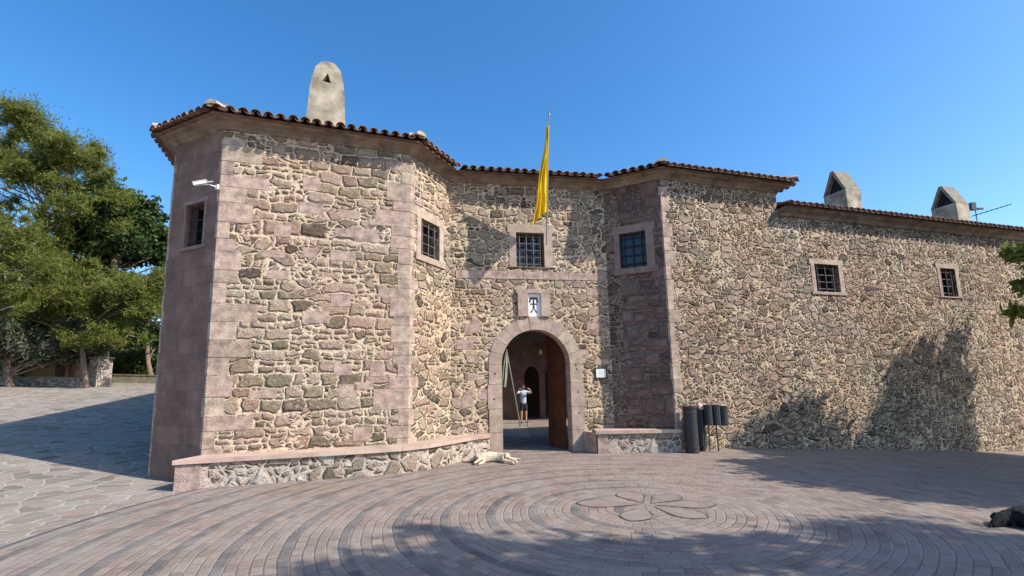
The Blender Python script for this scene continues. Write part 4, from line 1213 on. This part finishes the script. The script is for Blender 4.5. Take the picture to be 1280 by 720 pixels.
# ---------------------------------------------------------------- skinned figures
def skin(name, verts, edges, mat, parent=None, root=0, sub=2):
    me = bpy.data.meshes.new(name)
    me.from_pydata([v[:3] for v in verts], edges, [])
    o = bpy.data.objects.new(name, me); col.objects.link(o)
    sk = o.modifiers.new('skin', 'SKIN')
    sk.use_smooth_shade = True
    d = me.skin_vertices[0].data
    for i, v in enumerate(verts):
        r_ = v[3]; d[i].radius = (r_, r_) if len(v) < 5 else (r_, v[4])
        d[i].use_root = (i == root)
    sb_ = o.modifiers.new('sub', 'SUBSURF'); sb_.levels = sub; sb_.render_levels = sub
    me.materials.append(mat)
    if parent: o.parent = parent
    return o

def lying_dog(loc, rz, furm, nosem, label, earm=None):
    """dog flat on its side, legs towards -y, head towards -x"""
    r_ = empty('dog', loc, rz); tag(r_, label, 'dog')
    V = []; Ed = []
    def add(x, y, z, r1, par=None, r2=None):
        V.append((x, y, z, r1, r2 if r2 else r1))
        if par is not None: Ed.append((par, len(V) - 1))
        return len(V) - 1
    pel = add(0.24, 0.0, 0.11, 0.115)
    loin = add(0.10, 0.02, 0.105, 0.10, pel)
    rib = add(-0.06, 0.02, 0.125, 0.13, loin)
    che = add(-0.22, 0.0, 0.125, 0.13, rib)
    nk = add(-0.36, 0.04, 0.11, 0.085, che)
    hd = add(-0.47, 0.04, 0.085, 0.08, nk)
    st = add(-0.55, 0.02, 0.065, 0.055, hd)
    mz = add(-0.63, -0.01, 0.05, 0.04, st)
    ns = add(-0.67, -0.02, 0.045, 0.028, mz)
    # tail
    t1 = add(0.36, 0.05, 0.07, 0.04, pel); t2 = add(0.50, 0.10, 0.035, 0.03, t1); add(0.64, 0.07, 0.03, 0.018, t2)
    # hind legs: thigh, knee, hock, paw
    for dz, dx in ((0.02, 0.0), (0.075, 0.07)):
        a = add(0.26 + dx, -0.12, 0.075 + dz, 0.075, pel); b = add(0.22 + dx, -0.25, 0.05 + dz, 0.048, a)
        c_ = add(0.36 + dx, -0.33, 0.035 + dz * 0.7, 0.03, b); d_ = add(0.44 + dx, -0.44, 0.03 + dz * 0.4, 0.026, c_); add(0.42 + dx, -0.51, 0.028 + dz * 0.3, 0.03, d_)
    for dz, dx in ((0.0, 0.0), (0.06, -0.09)):
        a = add(-0.25 + dx, -0.14, 0.07 + dz, 0.06, che); b = add(-0.20 + dx, -0.24, 0.045 + dz, 0.04, a)
        c_ = add(-0.28 + dx, -0.36, 0.032 + dz * 0.6, 0.028, b); add(-0.33 + dx, -0.45, 0.028 + dz * 0.4, 0.030, c_)
    body = skin('dog_body', V, Ed, furm, r_, 0, 3)
    tx_ = bpy.data.textures.new('fur_locks', 'CLOUDS'); tx_.noise_scale = 0.035; tx_.noise_depth = 3
    dp = body.modifiers.new('fur_locks', 'DISPLACE'); dp.texture = tx_; dp.strength = 0.028; dp.mid_level = 0.55
    # head details
    for sg, y_ in ((1, 0.10), (-1, -0.02)):
        q = MB(); q.quad([(-0.42, y_, 0.12 + sg * 0.015), (-0.46, y_ + 0.02 * sg, 0.13 + sg * .01), (-0.49, y_ + 0.05 * sg, 0.07), (-0.45, y_ + 0.06 * sg, 0.05), (-0.41, y_ + 0.045 * sg, 0.08)])
        e_ = q.build('ear', earm or furm, r_); s_ = e_.modifiers.new('t', 'SOLIDIFY'); s_.thickness = 0.02; b_ = e_.modifiers.new('s', 'SUBSURF'); b_.levels = 2; b_.render_levels = 2
    nz = rock('nose', (-0.70, -0.025, 0.048), (0.016, 0.02, 0.016), nosem, seed=3); nz.parent = r_; nz.matrix_parent_inverse = Matrix()
    ey = rock('eye', (-0.535, -0.035, 0.095), (0.009, 0.008, 0.009), nosem, seed=3); ey.parent = r_
    return r_
fur = simple('cream_fur', (0.58, 0.48, 0.36), 0.98, var=0.22, nscale=9, bump=0.8, bdist=0.01)
bfur = simple('black_fur', (0.012, 0.012, 0.014), 0.8, var=0.2, nscale=14, bump=0.8, bdist=0.01)
dg = lying_dog((-0.47, 10.55, 0.012), R(4), fur, MT['black'], 'cream dog lying asleep on its side by the left bench')
dg.scale = (0.93, 0.93, 0.93)
lying_dog((5.74, 5.50, g(5.74, 5.50) + 0.012), R(6), bfur, MT['black'], 'black dog lying on the paving at the right edge')

def person():
    r_ = empty('person', (0.42, 21.2, 0.012), R(8)); r_.scale = (0.93, 0.93, 0.93); tag(r_, 'person in pale blue shirt and dark shorts in the yard with arms raised', 'person')
    skinm = simple('skin', (0.50, 0.31, 0.22), 0.6, var=0.08)
    V = []; Ed = []
    def add(x, y, z, r1, par=None, r2=None):
        V.append((x, y, z, r1, r2 if r2 else r1))
        if par is not None: Ed.append((par, len(V) - 1))
        return len(V) - 1
    pel = add(0, 0, 0.92, 0.135, None, 0.10); wa = add(0, 0, 1.08, 0.12, pel, 0.09); ch = add(0, -0.01, 1.28, 0.15, wa, 0.10); sh = add(0, 0, 1.42, 0.10, ch, 0.08)
    nk = add(0, -0.01, 1.50, 0.05, sh); hd = add(0, -0.02, 1.60, 0.078, nk, 0.088); add(0, -0.02, 1.69, 0.07, hd, 0.08)
    for s in (-1, 1):
        a = add(s * 0.09, 0, 0.84, 0.085, pel); k = add(s * 0.105, -0.02, 0.47, 0.055, a); c_ = add(s * 0.108, 0.01, 0.32, 0.052, k); an_ = add(s * 0.11, 0.01, 0.09, 0.035, c_)
        add(s * 0.12, -0.11, 0.04, 0.034, an_)
        b = add(s * 0.18, 0, 1.41, 0.055, sh); e_ = add(s * 0.36, -0.12, 1.36, 0.042, b); w_ = add(s * 0.26, -0.30, 1.53, 0.030, e_)
        h_ = add(s * 0.20, -0.35, 1.57, 0.032, w_)
    skin('body', V, Ed, skinm, r_, 0, 2)
    for s in (-1, 1):     # five fingers each side
        for k in range(5):
            p = Vector((s * 0.19, -0.36, 1.57)); dr_ = Vector((-s * 0.4, -0.5, 0.7 - 0.3 * k)) if k < 4 else Vector((-s * 0.9, -0.2, -0.1))
            dr_.normalize(); L = (0.07, 0.08, 0.075, 0.06, 0.05)[k]
            mb = MB(); mb.tube([p, p + dr_ * L * 0.6, p + dr_ * L * 0.6 + Vector((-s * 0.03, 0, 0))], [0.010, 0.009, 0.007], 6); mb.build('finger', skinm, r_)
    T = [(0, 0, 0.80, 0.16, 0.125), (0, 0, 1.12, 0.145, 0.11), (0, -0.01, 1.28, 0.17, 0.12), (0, 0, 1.43, 0.115, 0.095), (-0.18, 0, 1.415, 0.075, 0.075), (0.18, 0, 1.415, 0.075, 0.075), (-0.31, -0.09, 1.375, 0.062, 0.062), (0.31, -0.09, 1.375, 0.062, 0.062)]
    skin('shirt', T, [(0, 1), (1, 2), (2, 3), (3, 4), (3, 5), (4, 6), (5, 7)], simple('pale_blue_cotton', (0.42, 0.52, 0.70), 0.9, var=0.1, nscale=8), r_, 0, 2)
    T = [(0, 0, 1.05, 0.15, 0.115), (0, 0, 0.84, 0.15, 0.12), (-0.10, 0, 0.72, 0.10, 0.10), (-0.11, -0.01, 0.52, 0.085, 0.085), (0.10, 0, 0.72, 0.10, 0.10), (0.11, -0.01, 0.52, 0.085, 0.085)]
    skin('shorts', T, [(0, 1), (1, 2), (2, 3), (1, 4), (4, 5)], simple('dark_cotton', (0.03, 0.03, 0.045), 0.9, var=0.1), r_, 0, 2)
    hr = rock('hair', (0, 0.01, 1.70), (0.092, 0.10, 0.075), simple('brown_hair', (0.06, 0.04, 0.03), 0.8), seed=5); hr.parent = r_
    nz = rock('nose', (0, -0.125, 1.60), (0.014, 0.02, 0.02), skinm, seed=5); nz.parent = r_
    for s in (-1, 1):
        ey = rock('eye', (s * 0.033, -0.108, 1.625), (0.010, 0.008, 0.007), MT['black'], seed=6); ey.parent = r_
        er = rock('ear', (s * 0.085, -0.01, 1.61), (0.012, 0.02, 0.03), skinm, seed=7); er.parent = r_
        so_ = rock('shoe', (s * 0.12, -0.06, 0.035), (0.05, 0.13, 0.045), MT['black'], seed=9); so_.parent = r_; so_.rotation_euler = (0, 0, 0)
    ph = MB(); ph.box((0, -0.40, 1.60), (0.16, 0.012, 0.08)); p_ = ph.build('phone', MT['black'])
    p_.parent = None; p_.location = r_.location; p_.rotation_euler = r_.rotation_euler; p_.scale = r_.scale
    tag(p_, 'dark phone held up in both hands of the person in the yard', 'phone')
person()

# ---------------------------------------------------------------- courtyard arcade seen through the arch
arc = empty('arcade_building', (1.5, 22.5, 0)); tag(arc, 'pink arcaded building across the courtyard seen through the gateway', 'building')
def arcade():
    y0 = 23.6; yp = 21.75
    mb = MB()
    arches = [(-3.9, 0.44), (-2.8, 0.44), (0.90, 0.37), (1.92, 0.37), (2.94, 0.37)]
    x = -9.0; t = 4.4
    for cx, r_ in arches + [(None, None)]:
        if cx is None:
            mb.quad([(x, y0, -0.2), (11, y0, -0.2), (11, y0, t), (x, y0, t)], [(x, 0), (11, 0), (11, t), (x, t)]); break
        mb.quad([(x, y0, -0.2), (cx - r_, y0, -0.2), (cx - r_, y0, t), (x, y0, t)], [(x, 0), (cx - r_, 0), (cx - r_, t), (x, t)])
        n = 14; zs = 2.0
        def az(k):
            a = math.pi * k / n; return (cx - r_ * math.cos(a), zs + r_ * 1.45 * math.sin(a))
        for k in range(n):
            a, b = az(k), az(k + 1)
            mb.quad([(a[0], y0, a[1]), (b[0], y0, b[1]), (b[0], y0, t), (a[0], y0, t)], [a, b, (b[0], t), (a[0], t)])
            mb.quad([(a[0], y0, a[1]), (a[0], y0 + .4, a[1]), (b[0], y0 + .4, b[1]), (b[0], y0, b[1])])
        for s in (-1, 1):
            mb.quad([(cx + s * r_, y0, -0.2), (cx + s * r_, y0 + .4, -0.2), (cx + s * r_, y0 + .4, zs), (cx + s * r_, y0, zs)])
        x = cx + r_
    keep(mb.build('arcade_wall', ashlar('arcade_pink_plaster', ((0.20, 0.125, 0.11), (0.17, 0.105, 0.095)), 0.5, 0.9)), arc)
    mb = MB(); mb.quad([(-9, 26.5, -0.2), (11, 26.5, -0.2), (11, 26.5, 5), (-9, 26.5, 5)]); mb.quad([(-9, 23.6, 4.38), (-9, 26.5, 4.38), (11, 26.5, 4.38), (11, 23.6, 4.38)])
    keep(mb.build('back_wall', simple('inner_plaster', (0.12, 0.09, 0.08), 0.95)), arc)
    mb = MB(); mb.box((1, 22.9, 4.45), (20, 2.6, 0.14)); keep(mb.build('roof', MT['tile']), arc)  # unseen porch roof, added to keep the arcade wall in shade
    mb = MB(); mb.box((1, 21.75, 4.25), (20, 0.22, 0.25)); keep(mb.build('beam', MT['wood']), arc)  # out of view, belongs to the added porch
    for px_ in (-6, -1.6, 4.4, 8.5):  # unseen posts under the added porch roof
        mb = MB(); mb.box((px_, yp, 2.05), (0.32, 0.32, 4.15)); o = keep(mb.build('pillar', MT['trim']), arc); bevel(o, 0.02)
    mb = MB(); mb.tube([(1.35, 23.5, 3.35), (1.35, 23.3, 3.30)], 0.015, 6); mb.box((1.35, 23.3, 3.2), (0.16, 0.16, 0.2), taper=0.7)
    keep(mb.build('wall_lantern', MT['white']), arc)
arcade()
fp = empty('closed_parasol', (-0.38, 19.3, 0.012)); tag(fp, 'closed pale parasol on a leaning pole inside the courtyard', 'parasol')
mb = MB(); mb.tube([(0.62, 0, 0.0), (0.12, 0, 3.05)], 0.03, 8); mb.build('pole', MT['steel'], fp)
mb = MB()
n = 14
prev = None
for k, (z, r1) in enumerate([(1.55, 0.09), (1.9, 0.12), (2.5, 0.10), (3.0, 0.02)]):
    ring = [Vector((0.0 + (z - 1.55) * 0.09 + (r1 * (1 if i % 2 else 0.6)) * math.cos(2 * math.pi * i / n), (r1 * (1 if i % 2 else 0.6)) * math.sin(2 * math.pi * i / n), z)) for i in range(n)]
    if prev:
        for i in range(n): mb.quad([prev[i], prev[(i + 1) % n], ring[(i + 1) % n], ring[i]])
    prev = ring
mb.build('folded_canopy', simple('canopy_cloth', (0.42, 0.47, 0.33), 0.9), fp)

# ---------------------------------------------------------------- vegetation
def leaves(name, mat, centers, per, size, spread, parent, seed=0, flat=0.6, aspect=2.2, up_bias=0.0, origin=(0, 0, 0)):
    rng = np.random.default_rng(seed)
    C = np.array([c[:3] for c in centers], float); Rr = np.array([c[3] for c in centers], float)
    wgt = Rr ** 2; wgt /= wgt.sum()
    N = int(per * len(centers))
    idx = rng.choice(len(C), N, p=wgt)
    d = rng.normal(size=(N, 3)); d /= np.linalg.norm(d, axis=1)[:, None]
    rad = np.minimum(np.abs(rng.normal(0, 0.55, N)) + 0.1, 1.35)
    # twigs: leaves gather along many short spokes inside each pad, leaving gaps between them
    K = 14
    spk = rng.normal(size=(len(C), K, 3)); spk /= np.linalg.norm(spk, axis=2)[:, :, None]
    k_ = rng.integers(0, K, N)
    d = spk[idx, k_] + rng.normal(size=(N, 3)) * 0.26
    pos = C[idx] + d * (Rr[idx] * rad)[:, None] * np.array([1, 1, flat]) * spread * 1.15
    pos += rng.normal(size=(N, 3)) * 0.05
    a = rng.normal(size=(N, 3)); a[:, 2] += up_bias; a /= np.linalg.norm(a, axis=1)[:, None]
    b = np.cross(a, rng.normal(size=(N, 3))); b /= np.linalg.norm(b, axis=1)[:, None]
    s = size * rng.uniform(0.6, 1.35, N)
    a *= s[:, None]; b *= (s / aspect)[:, None]
    c_ = np.cross(a, b); c_ /= np.linalg.norm(c_, axis=1)[:, None]
    v = np.empty((N, 4, 3))
    v[:, 0] = pos - a; v[:, 1] = pos + b + c_ * (s * 0.12)[:, None]; v[:, 2] = pos + a; v[:, 3] = pos - b + c_ * (s * 0.12)[:, None]
    v -= np.array(origin)
    me = bpy.data.meshes.new(name)
    me.vertices.add(N * 4); me.vertices.foreach_set('co', v.reshape(-1))
    me.loops.add(N * 4); me.loops.foreach_set('vertex_index', np.arange(N * 4))
    me.polygons.add(N); me.polygons.foreach_set('loop_start', np.arange(N) * 4); me.polygons.foreach_set('loop_total', np.full(N, 4))
    me.update(); me.validate()
    me.materials.append(mat)
    o = bpy.data.objects.new(name, me); col.objects.link(o)
    if parent: o.parent = parent
    return o

def tree(name, label, loc, h, crown, leafm, barkm, per=260, leaf=0.12, seed=1, trunk_r=0.3, clear=0.35, npads=40, pad=(0.7, 1.4), flat=0.45, asp=2.5, lean=(0, 0), cat='tree', group=None, sub=3, extra=()):
    """crown: list of ellipsoids (dx,dy,z,rx,ry,rz) relative to loc; foliage pads are scattered near their surfaces, joined by limbs"""
    rnd = random.Random(seed)
    r_ = empty(name, loc); tag(r_, label, cat, group)
    mb = MB()
    top = h * 0.86
    tp = []
    for k in range(9):
        t = k / 8; tp.append(Vector((lean[0] * t + 0.25 * math.sin(t * 5 + seed), lean[1] * t + 0.2 * math.cos(t * 4 + seed) - 0.2, top * t - 0.3)))
    mb.tube(tp, [trunk_r * (1 - 0.85 * k / 8) + 0.02 for k in range(9)], 10)
    mb.build('trunk', barkm, r_, merge=True, smooth=True)
    lm = MB(); pads = []
    for k in range(npads):
        e = rnd.choices(crown, weights=[c[3] * c[4] * c[5] for c in crown])[0]
        for _ in range(20):
            d = Vector((rnd.gauss(0, 1), rnd.gauss(0, 1), rnd.gauss(0, 1))).normalized()
            if d.z > -0.6: break
        q = rnd.uniform(0.45, 1.0)
        p = Vector((e[0] + d.x * e[3] * q, e[1] + d.y * e[4] * q, e[2] + d.z * e[5] * q))
        pr = rnd.uniform(*pad)
        # limb from trunk
        tz = max(clear * h, p.z - rnd.uniform(0.5, 2.5)); tt = min(0.98, (tz + 0.3) / top)
        s = tp[0].lerp(tp[-1], tt); i_ = min(7, int(tt * 8)); s = tp[i_].lerp(tp[i_ + 1], tt * 8 - i_)
        mid = s.lerp(p, 0.5) + Vector((rnd.uniform(-.3, .3), rnd.uniform(-.3, .3), rnd.uniform(-.1, .4)))
        lr = 0.025 + 0.009 * (p - s).length
        lm.tube([s, mid, p], [lr, lr * 0.65, 0.015], 5, False)
        for _ in range(sub):
            o_ = Vector((rnd.uniform(-1, 1), rnd.uniform(-1, 1), rnd.uniform(-0.5, 0.6))) * pr * 0.75
            pp_ = p + o_; pads.append((pp_.x, pp_.y, pp_.z, pr * rnd.uniform(0.35, 0.7)))
            lm.tube([mid.lerp(p, 0.7), pp_], [0.02, 0.006], 4, False)
    for (ex, ey, ez, er) in extra:
        pads.append((ex, ey, ez, er)); s = tp[5]
        lm.tube([s, s.lerp(Vector((ex, ey, ez)), 0.5) + Vector((0, 0, .25)), (ex, ey, ez)], [0.05, 0.03, 0.008], 5, False)
    lm.build('limb', barkm, r_)
    leaves('crown', leafm, pads, per / sub, leaf, 1.0, r_, seed, flat, asp)
    return r_

def at(px_, y):
    """plan position seen at image column px_ at distance y"""
    return (px_ - 640) / 600 * y * 1.0
def gl(x, y): return (x, y, g(x, y))

G1 = 'trees beyond the low wall'
# big pine, left
x = at(30, 27); tree('pine_tree', 'tall light green pine with pale bare branches at the far left', gl(x, 27), 17,
    [(-2.0, 0, 13.0, 4.0, 3, 3.4), (1.5, 0, 11.8, 3.3, 2.5, 2.6), (-1.5, -1, 7.5, 4.5, 3, 3.0), (3.2, -1, 9.3, 2.2, 2, 1.8)], MT['pine'], MT['bark_pale'], per=1150, leaf=0.13, seed=3, npads=110, pad=(0.5, 1.3), trunk_r=0.28, flat=0.85, asp=6, group=G1)
x = at(128, 29); tree('oak_tree', 'dense dark evergreen oak behind the pines', gl(x, 29), 13.5,
    [(0, 0, 9.2, 3.5, 3, 2.6), (1.9, 0, 7.4, 2.3, 2.2, 1.7), (-2.5, 0, 7.5, 3.0, 2.5, 2.5)], MT['oak'], MT['bark'], per=1250, leaf=0.15, seed=5, npads=50, pad=(0.8, 1.3), trunk_r=0.4, flat=0.7, asp=1.7, group=G1)
x = at(110, 25.5); tree('pine_tree', 'lower spreading light green pine in front of the dark oak', gl(x, 25.5), 8.0,
    [(0.4, 0, 4.9, 3.4, 2, 1.7), (-2.6, 0, 4.2, 2.4, 2, 1.9), (0.6, -.4, 2.9, 2.2, 1.2, 1.2)], MT['pine'], MT['bark'], per=1150, leaf=0.12, seed=8, npads=90, pad=(0.45, 1.0), trunk_r=0.12, flat=0.85, asp=6, group=G1)
x = at(-30, 21); tree('pine_tree', 'near yellowish green pine cut by the left edge of the photo', gl(x, 21), 9.5,
    [(0, 0, 6.3, 2.6, 2, 2.1), (0.8, 0, 3.9, 1.8, 1.6, 1.0)], MT['pine'], MT['bark_pale'], per=1000, leaf=0.10, seed=13, npads=52, pad=(0.45, 0.9), trunk_r=0.2, flat=0.85, asp=6, group=G1)
x = at(22, 25); tree('olive_tree', 'grey green olive tree under the big pine', gl(x, 25), 4.6,
    [(0, 0, 2.3, 3.0, 1.6, 1.7), (2.4, 0.4, 2.0, 1.4, 1.2, 1.3)], MT['olive'], MT['bark'], per=950, leaf=0.10, seed=21, npads=34, pad=(0.6, 1.0), trunk_r=0.2, flat=0.9, asp=2.5, clear=0.1, group=G1)
x = at(75, 31); tree('oak_tree', 'dark evergreen oak filling the gap under the big pine', gl(x, 31), 8.5,
    [(0, 0, 4.2, 4.6, 2, 3.2), (-5, 0, 4.2, 4, 2, 3)], MT['oak'], MT['bark'], per=1200, leaf=0.16, seed=25, npads=44, pad=(0.9, 1.5), trunk_r=0.3, flat=0.8, asp=1.7, clear=0.1, group=G1)
x = at(192, 30); tree('oak_tree', 'small dark evergreen oak next to the shaded tower side', gl(x, 30), 5.8,
    [(0.3, 0, 4.6, 1.5, 1.5, 1.0), (0.2, 0, 3.0, 1.0, 1.3, .8)], MT['oak'], MT['bark'], per=800, leaf=0.12, seed=27, npads=18, pad=(0.5, 0.9), trunk_r=0.14, flat=0.7, asp=1.8, clear=0.2, group=G1)
# hedge
def hedge():
    xc, yc = at(168, 31.5), 31.5
    r_ = empty('hedge', gl(xc, yc)); tag(r_, 'rounded green hedge behind the stone pillar', 'hedge')
    pads = []; rnd = random.Random(2)
    for _ in range(60):
        pads.append((rnd.uniform(-2.2, 2.4), rnd.uniform(-0.8, 0.8), rnd.uniform(0.2, 1.7), rnd.uniform(0.4, 0.6)))
    leaves('hedge_foliage', MT['hedge'], pads, 420, 0.07, 1.0, r_, 4, 1.0, 1.8)
    mb = MB()
    for k in range(5): mb.tube([(-1.6 + k * 0.8, 0, -0.2), (-1.6 + k * 0.8 + 0.1, 0.05, 1.3)], 0.04, 6)
    mb.build('stem', MT['bark'], r_)
hedge()
def low_wall(x0, x1, y0, y1, h, name, label, mat='rubble_bench', th=0.4):
    r_ = empty(name, gl(x0, y0)); tag(r_, label, 'wall')
    d = Vector((x1 - x0, y1 - y0)).normalized(); n = Vector((d.y, -d.x))
    N = 10; mb = MB(); cp = MB()
    for k in range(N):
        a = Vector((x0, y0)).lerp(Vector((x1, y1)), k / N); b = Vector((x0, y0)).lerp(Vector((x1, y1)), (k + 1) / N)
        za, zb = g(*a), g(*b)
        mb.prism([tuple(a), tuple(b), tuple(b - n * th), tuple(a - n * th)], [za - .5, zb - .5, zb - .5, za - .5], [za + h, zb + h, zb + h, za + h], u0=k * 2.0)
        cp.prism([tuple(a + n * .04 + d * .004), tuple(b + n * .04 - d * .004), tuple(b - n * (th + .04) - d * .004), tuple(a - n * (th + .04) + d * .004)], [za + h + .002, zb + h + .002, zb + h + .002, za + h + .002], [za + h + .07, zb + h + .07, zb + h + .07, za + h + .07])
    keep(mb.build('wall_body', MT[mat]), r_); keep(cp.build('coping', MT['slab']), r_)
    return r_
low_wall(at(-40, 25.6), at(105, 25.6), 25.2, 25.9, 0.42, 'low_wall', 'low rubble wall in front of the trees on the left')
low_wall(at(132, 29), at(215, 29), 29.0, 29.3, 0.45, 'low_wall', 'low grey wall in front of the hedge', mat='slab')
def pillar(px_, y, w_, h, mat, name, label, cat='pillar'):
    x = at(px_, y); r_ = empty(name, gl(x, y), R(-20)); tag(r_, label, cat)
    mb = MB(); mb.prism([(-w_ / 2, -w_ / 2), (w_ / 2, -w_ / 2), (w_ / 2, w_ / 2), (-w_ / 2, w_ / 2)], -0.3, h); mb.build('shaft', MT[mat], r_)
    mb = MB(); c_ = w_ / 2 + 0.05; mb.prism([(-c_, -c_), (c_, -c_), (c_, c_), (-c_, c_)], h + 0.002, h + 0.09); bevel(mb.build('pillar_cap', MT['slab'], r_), 0.02)
pillar(126, 26.2, 0.72, 1.5, 'rubble_bench', 'stone_pillar', 'pale rubble stone gate pillar right of the pink ones')
pillar(113, 26.8, 0.3, 1.35, 'brickpink', 'brick_pillar', 'narrow pink brick pillar beside the pale stone one')
pillar(97, 27.2, 0.42, 1.9, 'brickpink', 'brick_pillar', 'taller pink brick pillar left of the narrow one')
oc = empty('garden_hut', gl(at(75, 27.8), 27.8)); tag(oc, 'small ochre plastered hut half hidden under the trees', 'hut')
mb = MB(); mb.box((0, 0, 0.75), (2.4, 1.5, 1.9)); mb.build('wall', MT['ochre'], oc)
mb = MB(); mb.box((0, 0, 1.78), (2.7, 1.8, 0.12)); mb.build('roof', MT['tile'], oc)
mb = MB(); mb.box((0.75, -0.77, 0.6), (0.5, 0.05, 1.2)); mb.build('door', MT['wood'], oc)

# background beyond: distant wood
def far_wood():
    pads = []; rnd = random.Random(9)
    for k in range(150):
        x_ = rnd.uniform(-75, -14); y_ = 44 + rnd.uniform(-3, 6)
        pads.append((x_, y_, g(x_, y_) + rnd.uniform(0.5, 4.2), rnd.uniform(1.3, 2.4)))
    o = leaves('distant_wood', MT['oak'], pads, 330, 0.3, 1.0, None, 9, 0.9, 1.6)
    tag(o, 'dark green wood behind the trees and hedge', 'wood', kind='stuff')
far_wood()

# pines on the right, mostly outside the frame; their shade falls on paving and wall
G2_ = 'pines right of the plaza'
def ltree(*a, **k): return tree(*a, **k)
ltree('pine_tree', 'bushy pine shading the foot of the wing wall', gl(17.4, 11.1), 8.2,
      [(-.1, 0, 5.8, 1.5, 1.6, 2.2), (-1.5, .5, 3.9, 1.5, 1.2, 1.3)], MT['pine'], MT['bark'], per=3000, leaf=0.12, seed=31, npads=84, pad=(0.3, 0.7), trunk_r=0.16, flat=0.7, asp=3, clear=0.1, group=G2_)
ltree('pine_tree', 'small pine shading the paving near the wing wall', gl(14.6, 9.0), 7.6,
      [(0, 0, 6.0, 2.6, 1.6, 1.6), (0.2, 1.1, 4.6, 1.2, 1.0, 1.0), (1.6, 0.2, 5.2, 1.8, 1.7, 1.3)], MT['pine'], MT['bark'], per=2000, leaf=0.13, seed=33, npads=80, pad=(0.5, 0.8), trunk_r=0.18, flat=0.6, asp=3, clear=0.2, group=G2_)
ltree('pine_tree', 'pine with branch tips reaching in at the right edge of the photo', gl(11.4, 6.9), 6.6,
      [(0, 0, 4.8, 1.9, 1.4, 1.1), (1.8, .4, 4.6, 1.8, 1.4, 1.1), (1.0, -1.3, 5.0, 1.7, 1.2, 1.0)], MT['pine'], MT['bark'], per=2200, leaf=0.12, seed=35, npads=84, pad=(0.5, 0.9), trunk_r=0.16, flat=0.6, asp=3, clear=0.3, group=G2_,
      extra=[(-2.75, 1.1, 4.1, 0.13), (-2.5, 1.0, 3.9, 0.16), (-2.65, 1.1, 3.55, 0.12), (-2.72, 1.3, 3.1, 0.11)])
ltree('pine_tree', 'large pine behind the viewer shading the foreground paving', gl(10.2, 1.2), 10.5,
      [(0, 0, 7.2, 3.6, 1.5, 1.5), (-2.2, .2, 8.0, 1.6, 1.2, 1.1), (-2.9, .2, 8.4, 1.3, 1.0, 0.9)], MT['pine'], MT['bark'], per=430, leaf=0.11, seed=37, npads=54, pad=(0.4, 0.8), trunk_r=0.22, flat=0.6, asp=3, clear=0.4, group=G2_)
